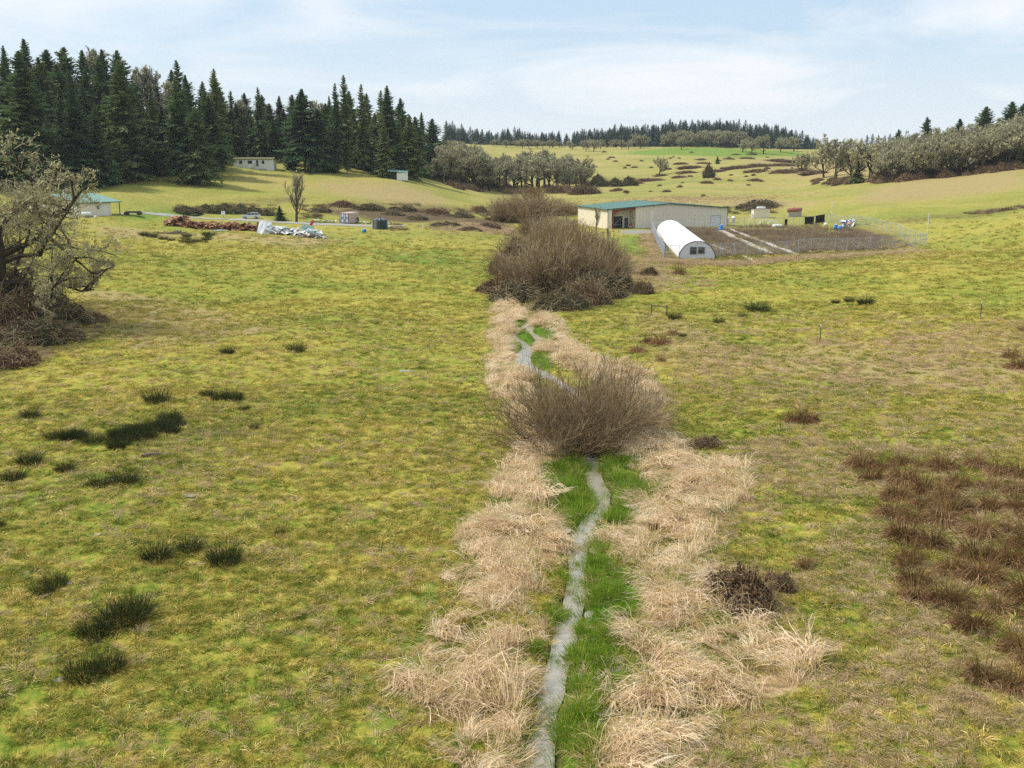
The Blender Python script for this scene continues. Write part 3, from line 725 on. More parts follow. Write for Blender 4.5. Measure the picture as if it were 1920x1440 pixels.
# ------------------------------------------------------------------ plant builders
def conifer(seed, H=30., Rm=8.2, start=.05, nb=420, ns=13, ragged=.3, dens=1., mat=None, power=.78):
    rg = np.random.RandomState(seed)
    t = start+(1-start)*((np.arange(nb)+rg.rand(nb))/nb)**.85
    t = np.minimum(t, .992)
    az = np.arange(nb)*2.39996+rg.normal(size=nb)*.4
    L = Rm*((1-t)**power)*(1-ragged+2*ragged*rg.rand(nb))*(1+.25*np.sin(t*31+seed)*np.sin(az*1.0+seed))+.12
    L *= np.where(t < start+.12, .55+.45*rg.rand(nb), 1)
    up0 = -.22+1.0*t**2+.15*rg.normal(size=nb)
    d = np.c_[np.cos(az), np.sin(az), up0]; d = norm(d); K = 5
    cur = np.c_[np.zeros(nb), np.zeros(nb), t*H]; pts = [cur]
    for k in range(1, K):
        d = norm(d+np.array([0, 0, -.10+.13*k/K])[None]+rg.normal(size=d.shape)*.07)
        cur = cur+d*(L/(K-1))[:, None]; pts.append(cur)
    P = np.stack(pts, 1)
    mb = MB()
    V, Q = ribbons(P, np.linspace(.22, .06, K)[None]*np.ones((nb, 1)), rg); mb.add(V, Q)
    s = (np.arange(ns)+rg.rand(nb, ns))/ns*.92+.08
    f = s*(K-1); i = np.minimum(f.astype(int), K-2); fr = (f-i)[..., None]; ar = np.arange(nb)[:, None]
    b = P[ar, i]*(1-fr)+P[ar, i+1]*fr; tan = norm(P[ar, i+1]-P[ar, i])
    side = norm(np.cross(tan, np.array([0, 0, 1.])))
    for sg in (-1, 1):
        dl = (.30*L[:, None]*(1-.55*s)+.12+.25*(1-t[:, None]))*(.6+.8*rg.rand(nb, ns))
        dr = norm(side*sg+tan*(.55+.3*rg.rand(nb, ns, 1))+np.array([0, 0, -.28])+rg.normal(size=b.shape)*.22)
        tip = b+dr*dl[..., None]
        wv = (.30+.25*rg.rand(nb, ns, 1))*np.clip(dl[..., None], .25, 1.5)
        off = norm(tan+rg.normal(size=b.shape)*.25)*wv*.5
        mid = (b+tip)/2+np.array([0, 0, -.08])
        V = np.stack([b-off*.4, b+off*.4, mid+off*1.1, tip, mid-off*1.1], 2).reshape(-1, 3)
        n = nb*ns; k5 = np.arange(n)*5
        mb.add(V, np.stack([k5, k5+1, k5+2, k5+4], -1), np.stack([k5+4, k5+2, k5+3], -1))
    crown = mb.mesh('fir_crown', [mat or M_FIR])
    tp = np.array([[0, 0, -.8], [.05, 0, H*.3], [0, .08, H*.65], [0, 0, H*.99]])
    tm = MB().tube(tp, [H*.013, H*.010, H*.006, .02], 7)
    n = 30; tt = start*H*rg.rand(n)+1; a = rg.rand(n)*6.28; p0 = np.c_[np.zeros(n), np.zeros(n), tt]
    p1 = p0+np.c_[np.cos(a), np.sin(a), -.2*np.ones(n)]*(1+1.5*rg.rand(n, 1)); V, Q = ribbons(np.stack([p0, p1], 1), np.full((n, 2), .07), rg); tm.add(V, Q)
    return crown, tm.mesh('fir_trunk', [M_BARK])
def bare(seed, H=14., spread=.55, trunk=.28, limbs=7, spec=((6, .55, .75), (6, .5, .7), (5, .5, .7), (4, .5, .6)), lichen=1800, up=.18, r0=None,
         twigmat=None, lichmat=None, tw=.045, wig=.16, lean=(0, 0), limb_ang=.85, t0=.35, limblen=None, droop=0., barkmat=None, lsize=.28, ell=None):
    rg = np.random.RandomState(seed); r0 = r0 or H*.028
    K = 6; z = np.linspace(-.6, H*(trunk+.25), K)
    tr = np.stack([np.cumsum(rg.normal(size=K)*H*.012)+lean[0]*z/H, np.cumsum(rg.normal(size=K)*H*.012)+lean[1]*z/H, z], 1)[None]
    mb = MB(); V, Q = tubes(tr, np.linspace(r0*1.25, r0*.45, K)[None], 8); mb.add(V, Q)
    def clampc(P):
        if ell is None: return P
        q = (P-np.array([0, 0, ell[0]]))/np.array([ell[1], ell[1], ell[2]]); r = np.linalg.norm(q, axis=2, keepdims=True)
        lim = .82+.3*rg.rand(len(P), 1, 1)
        f = np.where(r > lim, (lim+(r-lim)*.12)/np.maximum(r, 1e-6), 1)
        return q*f*np.array([ell[1], ell[1], ell[2]])+np.array([0, 0, ell[0]])
    lv, _ = children(tr, limbs, 0, limb_ang, rg, K=7, up=up, wig=wig, t0=t0, lens=limblen or H*spread, droop=droop); lv = clampc(lv)
    V, Q = tubes(lv, np.linspace(r0*.5, r0*.10, 7)[None]*(.7+.6*rg.rand(len(lv), 1)), 5); mb.add(V, Q)
    cur = lv; cm = MB(); rr_ = r0*.22; al = []
    for j, (nc, lr, an) in enumerate(spec):
        cur, _ = children(cur, nc, lr, an, rg, K=(5 if j < 1 else 4 if j < 3 else 3), up=up*.8, wig=wig*1.2, t0=.2, droop=droop); cur = clampc(cur)
        kk = cur.shape[1]
        if j == 0:
            V, Q = tubes(cur, np.linspace(rr_, rr_*.25, kk)[None]*np.ones((len(cur), 1)), 4); mb.add(V, Q)
        elif j == 1:
            V, Q = tubes(cur, np.linspace(rr_*.5, rr_*.18, kk)[None]*np.ones((len(cur), 1)), 3); cm.add(V, Q)
        else:
            wv = max(tw, rr_*.35*(.6**j)); V, Q = ribbons(cur, np.linspace(wv, wv*.5, kk)[None]*np.ones((len(cur), 1)), rg); cm.add(V, Q)
        al.append(cur[:, ::2].reshape(-1, 3))
    if lichen:
        pool = np.vstack(al[:4]); c = pool[rg.randint(0, len(pool), lichen)]+rg.normal(size=(lichen, 3))*.12
        s = lsize*(.5+rg.rand(lichen, 1, 1)); T = c[:, None]+rg.normal(size=(lichen, 3, 3))*s*.5
        k3 = np.arange(lichen)*3; cm.add(T.reshape(-1, 3), T=np.stack([k3, k3+1, k3+2], -1), m=1)
    return cm.mesh('tree_crown', [twigmat or M_TWIG, lichmat or M_LICHEN]), mb.mesh('tree_trunk', [barkmat or M_BARKD])
def willow(seed, rad=4., H=5., n=240, nt=7, mats=None, base=1.0, w0=.07, lean=.75, lv2=3, tw=.03):
    rg = np.random.RandomState(seed)
    a = rg.rand(n)*6.283; r = base*np.sqrt(rg.rand(n)); p = np.c_[np.cos(a)*r, np.sin(a)*r, np.full(n, -.1)]
    a2 = a+rg.normal(size=n)*.5; le = lean*np.sqrt(rg.rand(n))*rad/H*1.6
    d = norm(np.c_[np.cos(a2)*le, np.sin(a2)*le, np.full(n, 1.)]); K = 6; pts = [p]; cur = p
    L = H*(.5+.7*rg.rand(n)**.8)
    for k in range(1, K):
        d = norm(d+rg.normal(size=d.shape)*.23+np.array([0, 0, .05])); cur = cur+d*(L/(K-1))[:, None]; pts.append(cur)
    P = np.stack(pts, 1); mb = MB()
    V, Q = tubes(P, np.linspace(w0*.5, w0*.12, K)[None]*(.6+.8*rg.rand(n, 1)), 3); mb.add(V, Q)
    c1, _ = children(P, nt, .38, .5, rg, K=4, up=.25, wig=.15, t0=.15)
    tm = MB(); V, Q = ribbons(c1, np.linspace(tw*1.2, tw*.6, 4)[None]*np.ones((len(c1), 1)), rg); tm.add(V, Q)
    if lv2:
        c2, _ = children(c1, lv2, .45, .55, rg, K=3, up=.2, wig=.15, t0=.2); V, Q = ribbons(c2, np.linspace(tw, tw*.5, 3)[None]*np.ones((len(c2), 1)), rg); tm.add(V, Q)
    mats = mats or [M_WILLOW]
    return mb.mesh('shrub_stems', mats), tm.mesh('shrub_twigs', mats)
def mound(seed, rad=3., H=1.5, n=4200, leaf=.24, mats=None, cane=500, core=True, ex=1.6):
    rg = np.random.RandomState(seed); mb = MB(); ph = seed*3.1
    def hgt(x, y):
        r = np.hypot(x, y)/rad/(.55+.9*fbm(x/rad*2.2+ph, y/rad*2.2, 7, 3))
        return H*np.clip(1-r**2.2, 0, 1)**.8*(.25+1.5*fbm(x/rad*3.4+ph, y/rad*3.4+5, 12, 4))
    if core:
        g = np.linspace(-rad, rad, 17); X_, Y_ = np.meshgrid(g, g); Z_ = hgt(X_*1.05, Y_*1.05)*.62-.22
        i = (np.arange(16)[:, None]*17+np.arange(16)).ravel(); mb.add(np.stack([X_, Y_, Z_], -1), np.stack([i, i+1, i+18, i+17], -1))
    a = rg.rand(n)*6.283; r = rad*np.sqrt(rg.rand(n)); x = np.cos(a)*r; y = np.sin(a)*r; h = hgt(x, y)
    z = h*(1-.3*rg.rand(n)**2)+rg.normal(size=n)*.10; k = h > .03; x, y, z = x[k], y[k], z[k]; m_ = len(x)
    c = np.c_[x, y, z]; u = norm(rg.normal(size=(m_, 3))*np.array([1, 1, .6])); v = norm(np.cross(u, rg.normal(size=(m_, 3)))); s = leaf*(.5+rg.rand(m_, 1))
    V = np.stack([c-u*s*.5, c+v*s*.35, c+u*s*.5, c-v*s*.35], 1).reshape(-1, 3); q = np.arange(m_)*4
    mb.add(V, np.stack([q, q+1, q+2, q+3], -1), m=0)
    if cane:
        a = rg.rand(cane)*6.283; r = rad*.9*np.sqrt(rg.rand(cane)); x = np.cos(a)*r; y = np.sin(a)*r
        p = np.c_[x, y, hgt(x, y)*.7]; d = norm(rg.normal(size=(cane, 3))*np.array([1, 1, .3])+np.array([0, 0, .7])); pts = [p]
        for k in range(3):
            p = p+d*rad*.12*ex; pts.append(p); d = norm(d+np.array([0, 0, -.45]))
        V, Q = ribbons(np.stack(pts, 1), np.full((cane, 4), .025), rg); mb.add(V, Q, m=1)
    mats = mats or [M_BRAMBLE, M_WILLOW]
    return mb.mesh('bramble_mound', mats)
def height_for(x, y, top_y, px):
    zt = pt(px, top_y, y)[2]; return zt-gz(x, y)
def far_pt(px, d):
    r = ray(px, 310); return float(r[0]/r[1]*d), float(d)
class Plants:
    """first use moves the prototype, later ones copy it"""
    def __init__(s, name, cat, parts, href):
        s.name, s.cat, s.parts, s.href = name, cat, parts, href; s.protos = {}; s.hs = {}
    def put(s, var, x, y, h, label, group=None, width=1., z=None, sink=.15):
        i = var % len(s.parts); z = gz(x, y)-sink if z is None else z
        if i not in s.hs:
            s.hs[i] = s.href
            if s.href > 5:
                z_ = []
                for _n, me in s.parts[i]:
                    a_ = np.empty(len(me.vertices)*3, np.float32); me.vertices.foreach_get('co', a_); z_.append(np.percentile(a_[2::3], 99.8))
                s.hs[i] = max(z_)
        k = h/s.hs[i]; sca = (k*width, k*width, k); rz = rnd.random()*6.28
        if i not in s.protos:
            t = thing(s.name, label, s.cat, (x, y, z), rz, group, sca)
            for nm, me in s.parts[i]: link(nm, me, t)
            s.protos[i] = t; return t
        return dup(s.protos[i], (x, y, z), rz, sca, label, group)
def tree_set(name, cat, seeds, fn, href, **kw):
    ps = []
    for sd in seeds:
        c, t = fn(sd, **kw); ps.append([('crown', c), ('trunk', t)])
    return Plants(name, cat, ps, href)
FIR = Plants('fir_tree', 'tree', [], 30.)
for sd, kw in ((1, {}), (2, dict(Rm=9.2, ragged=.4, power=.7)), (3, dict(Rm=7., start=.08)), (4, dict(Rm=8.8, start=.2, ragged=.45)), (5, dict(Rm=5.6, ragged=.5, start=.15, nb=260, power=.7)), (6, dict(Rm=8.4, start=.02, power=1.))):
    c, t = conifer(sd, **kw); FIR.parts.append([('crown', c), ('trunk', t)])
FARFIR = tree_set('fir_tree', 'tree', [21, 22, 23, 24], conifer, 30., nb=170, ns=8, Rm=9., mat=M_FIR_FAR)
OAK = tree_set('oak_tree', 'tree', [31, 32, 33, 34], bare, 18., H=14., lichen=4200, spread=.62, limb_ang=.95, limbs=10, t0=.2, ell=(7.9, 7.2, 6.2), spec=((7, .55, .8), (6, .5, .75), (5, .5, .75), (4, .5, .7)), tw=.05, lsize=.34, trunk=.25)
TALL = tree_set('bare_tree', 'tree', [41, 42], bare, 19., H=16., lichen=2400, spread=.45, limb_ang=.5, up=.5, trunk=.5, limbs=11, ell=(10, 4.2, 7.5))
# ------------------------------------------------------------------ the hillside forest on the left
sil = np.array([(-60,55),(0,80),(60,70),(100,78),(150,85),(180,80),(220,80),(245,90),(262,120),(285,135),(300,130),(325,140),(345,113),(358,135),(372,122),(390,150),(412,130),(430,158),(442,165),(460,165),(475,185),(490,165),(505,182),(520,172),(540,178),(560,163),(580,190),(600,188),(622,175),(634,152),(645,140),(660,165),(682,157),(695,180),(705,176),(730,160),(752,178),(770,190),(785,200),(800,208),(815,222),(835,228),(842,260)], float)
basel = np.array([(-60,352),(60,348),(160,346),(200,344),(250,337),(330,334),(345,342),(380,344),(420,317),(440,314),(570,319),(640,322),(700,326),(722,330),(765,330),(800,333),(835,340)], float)
def sil_y(p): return float(np.interp(p, sil[:, 0], sil[:, 1]))
def base_y(p): return float(np.interp(p, basel[:, 0], basel[:, 1]))
fg = 'firs of the left hillside forest'
def where(p):
    for lim, s in ((110, 'above the big lichen oak'), (180, 'over the green-roofed house'), (240, 'right of the green-roofed house'), (330, 'above the rusty scrap'), (430, 'left of the mobile home'), (520, 'behind the mobile home'), (610, 'right of the mobile home'), (700, 'halfway between mobile home and white shed'), (765, 'behind the small white shed')):
        if p < lim: return s
    return 'at the right end of the forest'
prom = {}
fl = [  # front edge, tree by tree: px, base y, top y, variant, width, label
 (240,337,112,0,1.0,'tall full fir with bare lower trunk at the forest edge right of the green-roofed house'),
 (150,350,150,5,1.0,'broad dark fir with boughs to the ground behind the green-roofed house'),
 (190,348,190,5,1.0,'low-branched dark fir just right of the green-roofed house ridge'),
 (341,342,175,3,.95,'fir with a long bare trunk standing forward on the meadow left of the mobile home'),
 (375,347,200,1,.95,'bushy fir farthest down the meadow left of the mobile home'),
 (400,330,180,3,1.0,'olive-green ragged fir touching the left end of the mobile home'),
 (412,318,128,4,.9,'slender fir with a sharp spire rising over the left end of the mobile home'),
 (345,325,112,4,.9,'slim fir with the highest spire left of the mobile home'),
 (490,300,163,4,.8,'thin pointed fir standing out behind the mobile home roof'),
 (572,320,166,3,1.15,'large spreading fir immediately right of the mobile home'),
 (634,322,155,4,.7,'ragged narrow fir left of the tallest spire above the white shed meadow'),
 (650,318,140,4,.8,'tallest ragged spire of the forest between mobile home and white shed'),
 (682,320,157,4,.8,'second ragged spire right of the tallest one, left of the white shed'),
 (722,332,222,5,.9,'low full fir immediately left of the small white shed'),
 (730,325,160,2,1.0,'tall dense fir rising above the small white shed'),
 (770,335,215,0,1.1,'full fir immediately right of the small white shed'),
 (812,335,222,1,1.1,'last fir at the right end of the hillside forest beside the pale oaks'),
 (60,350,95,0,1.1,'tall dark fir above the lichen-covered oak crown'),
 (600,322,205,1,1.0,'rounded dark fir between the leaning-trunk fir and the tallest spire'),
]
for i, (p, by, ty, v, wd, lb) in enumerate(fl):
    x, y = hit(p, by); FIR.put(v, x, y, height_for(x, y, ty, p), lb, fg, wd)
forest_rows = {}
rows = [(2, 34, .58, .24), (14, 34, .38, .24), (28, 33, .22, .16), (46, 31, .08, .12), (70, 31, .0, .06)]
for ri, (off, sp, low, var) in enumerate(rows):
    p = -50+rnd.random()*10
    while p < 838-ri*6:
        x, y = hit(p, base_y(p)); y += off+rnd.uniform(-4, 4); x, y = far_pt(p, y)
        s = sil_y(p); b = base_y(p); ty = s+(b-s)*(low+var*rnd.random())
        if 425 < p < 525 and ri < 2: ty = max(ty, 200); y += 14; x, y = far_pt(p, y)
        h = height_for(x, y, ty, p)
        if h > 6 and not (430 < p < 520 and ri == 0):
            depth = ['at the front edge', 'just behind the front row', 'in the middle rows', 'towards the back', 'in the back row'][ri]
            forest_rows.setdefault(ri, []).append(FIR.put(rnd.choice([0, 1, 2, 2, 3, 5, 0, 4]), x, y, h, f'dark fir {depth}, {where(p)}', fg, min(1.15, 18/h*.6+.55)*rnd.uniform(.85, 1.15)))
        p += sp*rnd.uniform(.7, 1.3)
for ri, os_ in forest_rows.items():
    label_by_order(os_, 'dark fir ' + ['of the front row', 'in the second row', 'in the third row', 'in the fourth row', 'of the last row'][ri] + ' of the hillside forest, {} from the left')
bare_l = []
for (p, ty, dd) in ((288,122,55),(325,150,45),(455,185,50),(590,188,60),(605,193,70),(195,90,80)):
    x, y = hit(p, base_y(p)); x, y = far_pt(p, y+dd)
    bare_l.append(TALL.put(rnd.randint(0, 1), x, y, height_for(x, y, ty, p), f'pale bare tree rising among the dark firs {where(p)}', 'bare trees among the firs', .8))
label_by_order(bare_l, 'pale bare tree rising among the dark firs of the hillside forest, {} from the left')
# ------------------------------------------------------------------ far conifer ridge
fs = np.array([(838,222),(858,232),(900,240),(930,241),(965,236),(1000,246),(1040,240),(1060,250),(1080,241),(1120,235),(1150,231),(1200,231),(1250,222),(1300,226),(1350,221),(1400,227),(1450,231),(1480,239),(1510,248),(1530,257),(1542,264)], float)
def farwhere(p):
    for lim, s in ((930, 'beyond the valley oaks beside the hillside forest'), (1050, 'above the brown clearing beyond the valley oaks'), (1150, 'left of the round oaks on the far hill'), (1250, 'behind the leftmost round oaks of the far hill'), (1350, 'behind the bright green field of the far hill'), (1450, 'above the grey oak wood of the far hill')):
        if p < lim: return s
    return 'where the far ridge drops to the right-hand wood'
far_rows = {}
for ri, (d, sp) in enumerate(((955, 15), (990, 13.5), (1030, 12.5))):
    p = 838.
    while p < 1545:
        dd = d+(60 if p < 1060 else 0); x, y = far_pt(p, dd+rnd.uniform(-12, 12))
        ty = np.interp(p, fs[:, 0], fs[:, 1])+[14, 6, 0][ri]+rnd.uniform(-3, 9)
        h = height_for(x, y, ty, p)
        if h > 7: far_rows.setdefault(ri, []).append(FARFIR.put(rnd.randint(0, 3), x, y, h, f'small {["front", "middle", "back"][ri]}-row fir of the far ridge {farwhere(p)}', 'conifers of the far ridge', min(1.25, 24/h*.6+.5)))
        p += sp*rnd.uniform(.7, 1.3)
for ri, os_ in far_rows.items(): label_by_order(os_, 'small fir in the ' + ['front', 'middle', 'back'][ri] + ' row of the far ridge, {} from the left')
gap_l = []
for p, ty in ((1612,258),(1622,252),(1632,250),(1643,252),(1655,253),(1664,250),(1672,256),(1600,262)):
    x, y = far_pt(p, 1050); gap_l.append(FARFIR.put(rnd.randint(0, 3), x, y, height_for(x, y, ty, p), 'x', 'conifers of the far ridge', 1.2))
label_by_order(gap_l, 'distant blue fir showing above the gap left of the right-hand wood, {} from the left')
def fill(name, label, crowns, spans, seed):
    rg = np.random.RandomState(seed); X = []; Y = []; S = []
    for (p0, p1, fn_d, n, fn_h) in spans:
        for _ in range(n):
            p = rg.uniform(p0, p1); x, y = far_pt(p, fn_d(p, rg)); X.append(x); Y.append(y); S.append(fn_h(p, x, y, rg)/30.)
    return scatter(name, np.array(X), np.array(Y), crowns, label, 'trees', .9, 1.1, seed, tilt=.02, zs=np.array(S))
fill('far_wood', 'dark mass of conifers filling the far ridge', [q[0][1] for q in FARFIR.parts],
  [(836, 1545, lambda p, r: (r.uniform(1000, 1080)+(60 if p < 1060 else 0)), 420, lambda p, x, y, r: max(6, height_for(x, y, np.interp(p, fs[:, 0], fs[:, 1])+r.uniform(3, 16), p)))], 31)
hb_ = {}
def hbase(p):
    k = int(p/10)
    if k not in hb_: hb_[k] = hit(k*10, base_y(k*10))[1]
    return hb_[k]
fill('forest_interior', 'shaded inner mass of conifers behind the forest edge', [q[0][1] for q in FIR.parts],
  [(-60, 835, lambda p, r: hbase(p)+r.uniform(18, 75), 260, lambda p, x, y, r: max(6, height_for(x, y, sil_y(p)+(base_y(p)-sil_y(p))*r.uniform(.3, .75), p)))], 32)
# ------------------------------------------------------------------ oaks of the far hill
og = 'round oaks on the far hill'
for i, (p, by, ty, wd, lb) in enumerate([
 (1113,284,259,1.0,'round grey oak at the left foot of the far hilltop'),(1098,283,262,.8,'smaller oak beside the leftmost round oak of the far hilltop'),(1165,279,262,1.1,'low wide oak left of the broad oak on the far hilltop'),(1178,279,261,.9,'low oak touching the broad oak on the far hilltop'),
 (1200,278,249,1.15,'broadest round oak on the left half of the far hilltop'),(1242,276,251,.85,'single upright oak between the broad oak and the lone round one'),
 (1278,281,256,1.0,'lone neatly round oak at the left end of the bright green field'),(1392,285,260,1.1,'leftmost oak of the row on the bright green field'),(1409,287,262,.95,'second oak of the row on the bright green field'),
 (1433,288,252,.95,'tallest oak of the row on the bright green field'),(1465,287,256,.8,'fourth oak of the row on the bright green field'),(1489,284,256,1.2,'rightmost spreading oak of the row on the bright green field'),
 (1237,326,293,1.0,'lone bare oak halfway down the far hill slope')]):
    x, y = hit(p, by); OAK.put(i, x, y, height_for(x, y, ty, p), lb, og, wd*1.05)
gw = []
for i in range(17):
    p = 1262+i*9+rnd.uniform(-3, 3); x, y = far_pt(p, 925+rnd.uniform(0, 20)); ty = np.interp(p, [1260, 1280, 1300, 1345, 1380, 1412], [245, 237, 250, 239, 243, 258])+rnd.uniform(-2, 5)
    gw.append(OAK.put(i, x, y, height_for(x, y, ty, p), 'x', 'grey oak wood on the far hilltop', 1.1))
label_by_order(gw, 'pale grey oak in the wood behind the bright green field, {} from the left')
fw = []
for i in range(26):
    p = 925+i*9.5+rnd.uniform(-4, 4); x, y = far_pt(p, 900+rnd.uniform(0, 60)); ty = np.interp(p, [925, 1000, 1080, 1180], [262, 262, 264, 262])+rnd.uniform(-3, 9)
    fw.append(OAK.put(i, x, y, height_for(x, y, ty, p), 'x', 'bare trees below the far ridge', 1.1))
label_by_order(fw, 'pale bare tree at the foot of the far conifer ridge, {} from the left')
# ------------------------------------------------------------------ oaks in the valley
vb = np.array([(805,338),(830,345),(860,350),(900,356),(940,359),(1000,359),(1060,358),(1110,350)], float)
vw = {}
vt = np.array([(803,292),(820,285),(838,262),(860,262),(885,270),(915,284),(940,290),(965,288),(990,280),(1010,273),(1030,283),(1060,290),(1090,292),(1112,312)], float)
for i, p in enumerate([806,822,838,856,872,888,902,918,934,950,966,982,998,1012,1028,1046,1064,1082,1098]+[830,850,868,886,905,925,946,965,985,1005,1025,1048,1070,1090]+[835,848,862,875,890,840,857]):
    back = 0 if i < 19 else (1 if i < 33 else 2)
    p += rnd.uniform(-3, 3); x, y = hit(p, np.interp(p, vb[:, 0], vb[:, 1])); x, y = far_pt(p, y+back*22+rnd.uniform(0, 8))
    ty = np.interp(p, vt[:, 0], vt[:, 1])+[10, 1, -3][back]+rnd.uniform(-2, 6)
    side = 'beside the end of the fir forest' if p < 880 else ('behind the willow thicket' if p < 1000 else 'near the warehouse end of the row')
    S = TALL if (i % 4 == 3 or 940 < p < 1030 and i % 2) else OAK
    vw.setdefault(back, []).append(S.put(i, x, y, height_for(x, y, ty, p), f'lichen-covered bare tree in the {["front", "middle", "back"][back]} of the valley wood {side}', 'bare trees of the valley wood', 1.0))
for k_, os_ in vw.items(): label_by_order(os_, 'lichen-covered bare tree in the ' + ['front', 'middle', 'back'][k_] + ' row of the valley wood, {} from the left')
# ------------------------------------------------------------------ the right-hand wood
for i, (p, by, ty, wd, lb) in enumerate([(1566,338,252,1.0,'tall open-branched oak at the left tip of the right-hand wood'),(1592,341,262,.9,'oak just right of the tall open-branched one'),(1628,340,258,1.0,'leaning oak behind the small dark fir'),
  (1545,332,272,.9,'smaller oak leaning out over the slope at the left tip of the wood'),(1503,325,284,.9,'left one of the two small bare trees on the slope'),(1510,325,290,.7,'right one of the two small bare trees on the slope')]):
    x, y = hit(p, by); OAK.put(i, x, y, height_for(x, y, ty, p), lb, 'open oaks left of the right-hand wood', wd*1.1)
x, y = hit(1607, 343); FIR.put(5, x, y, height_for(x, y, 300, 1607), 'small dark fir standing under the open oaks', None, 1.5)
rt = np.array([(1640,268),(1680,258),(1700,250),(1750,244),(1790,240),(1830,236),(1860,226),(1900,214),(1960,205)], float)
rb = np.array([(1640,347),(1700,344),(1750,340),(1800,334),(1850,329),(1920,321),(1980,315)], float)
for ri in range(3):
    p = 1645+ri*7; rw = []
    while p < 1975:
        x, y = hit(p, np.interp(p, rb[:, 0], rb[:, 1])-1); x, y = far_pt(p, y+12+ri*20+rnd.uniform(0, 7))
        ty = np.interp(p, rt[:, 0], rt[:, 1])+[16, 6, -2][ri]+rnd.uniform(-3, 9)
        h = height_for(x, y, ty, p)
        side = 'at its low left end' if p < 1720 else ('in its middle' if p < 1830 else 'at its high right end')
        rw.append(OAK.put(rnd.randint(0, 3), x, y, max(h, 7), f'mossy oak in the {["front", "second", "back"][ri]} row of the right-hand wood {side}', 'oaks of the right-hand wood', .95))
        p += 15*rnd.uniform(.75, 1.25)
    label_by_order(rw, 'mossy oak in the ' + ['front', 'second', 'back'][ri] + ' row of the right-hand wood, {} from the left')
rgu = np.random.RandomState(44); X = []; Y = []
for _ in range(240):
    p = rgu.uniform(1645, 1975); x, y = hit(p, np.interp(p, rb[:, 0], rb[:, 1])-1); x, y = far_pt(p, y+rgu.uniform(8, 45)); X.append(x); Y.append(y)
scatter('wood_brush', np.array(X), np.array(Y), [mound(65+i, mats=[M_BRAMBLE_R, M_WILLOW], H=2.4) for i in range(2)], 'brush filling the foot of the right-hand wood', 'scrub', .5, 1.1, 45)
for p, ty, wd, lb in ((1731,219,.8,'small ragged fir poking above the middle of the right-hand wood'),(1792,222,.9,'fir top left of the broad one above the right-hand wood'),(1839,199,1.2,'broad pyramidal fir standing above the right-hand wood'),(1886,190,1.2,'tall fir at the right edge of the picture above the wood'),(1908,193,1.,'fir next to the tall one at the right edge of the picture'),(1925,183,1.,'outermost fir at the right edge of the picture'),(1680,242,.9,'faint small fir above the left part of the right-hand wood')):
    x, y = far_pt(p, 440 if p > 1700 else 600); FIR.put(1, x, y, height_for(x, y, ty, p), lb, 'firs above the right-hand wood', wd)
# ------------------------------------------------------------------ shrubs
BR = Plants('bramble_thicket', 'shrub', [[('bramble_leaves', mound(50+i))] for i in range(3)], 1.)
BRR = Plants('bramble_thicket', 'shrub', [[('bramble_leaves', mound(60+i, mats=[M_BRAMBLE_R, M_WILLOW]))] for i in range(2)], 1.)
EV = Plants('evergreen_shrub', 'shrub', [[('foliage', mound(70+i, mats=[M_IVY, M_WILLOW], H=1.9))] for i in range(2)], 1.)
def mpatch(S, v, p, by, wpx, h, label, group, depth=None):
    """mound of given pixel width and height in metres"""
    x, y = hit(p, by); r = math.hypot(x, y)*wpx/FPX/2
    dep = depth or r*.8
    t = S.put(v, x, y+dep*.5, 1., label, group); t.scale = (r/3., dep/3., h/1.5); t.rotation_euler = (0, 0, rnd.uniform(-.3, .3)); return t
hbl = []; hb = 'bramble patches on the far hill'
for i, (p, by, wp) in enumerate([(1133,286,8),(1147,295,12),(1154,304,10),(1190,315,14),(1172,316,8),(1277,309,28),(1315,301,22),(1320,306,30),(1367,300,20),(1381,290,18),(1410,291,19),(1401,298,28),(1297,287,8),(1297,317,50),(1242,331,25),(1275,334,30),(1290,328,40),(1220,340,60),(1195,344,30),(1345,323,45),(1387,317,60),(1430,312,60),(1460,304,60),(1470,311,50),(1422,324,45),(1480,326,60),(1505,323,50),(1345,339,16),(1417,340,28),(1325,345,25),(1275,351,12),(1250,359,18),(1157,359,26),(1319,368,9),(1512,297,22),(1530,327,50)]):
    hbl.append(mpatch(BRR, i, p, by, wp*1.1, .8+wp*.010, 'x', hb))
label_by_order(hbl, 'purple-brown bramble patch on the far hill, {} from the left')
x, y = hit(1345, 307); FIR.put(5, x, y, height_for(x, y, 292, 1345), 'tiny dark fir alone on the far hill slope', None, 1.6)
x, y = hit(1329, 333); EV.put(0, x, y, 1., 'small ivy-green round tree on the far hill below the tiny fir', None).scale = (1.1, 1.1, 3.0)
for p, by, wp, h, lb in ((1123,352,40,3.4,'dark evergreen bush at the left end of the far hedge line'),(1155,351,40,2.4,'second evergreen bush of the far hedge line'),(1180,349,36,2.6,'third evergreen bush of the far hedge line'),(1095,366,70,3.0,'grey-green low thicket behind the warehouse roof'),(1080,345,60,3.2,'reddish brush below the valley wood'),(1048,362,60,3.0,'grey brush at the foot of the valley wood')):
    mpatch(EV if 'evergreen' in lb else BRR, 1, p, by, wp, h, lb, 'bushes along the foot of the far hill')
gml = []; gm = 'bramble mounds on the slope below the shed'
for i, (p, by, wp, h) in enumerate(((640,388,60,1.4),(690,394,60,1.3),(750,397,60,1.2),(815,402,55,1.4),(865,407,50,1.4),(780,412,44,1.0),(900,400,40,1.8),(935,414,60,1.6),(832,424,60,1.0),(915,428,50,1.2),(735,405,50,1.),(600,398,40,1.0),(880,434,50,.8))):
    gml.append(mpatch(BR if i % 3 else BRR, i, p, by, wp, h, 'x', gm))
label_by_order(gml, 'low dark bramble mound on the slope below the white shed, {} from the left')
gbl = []
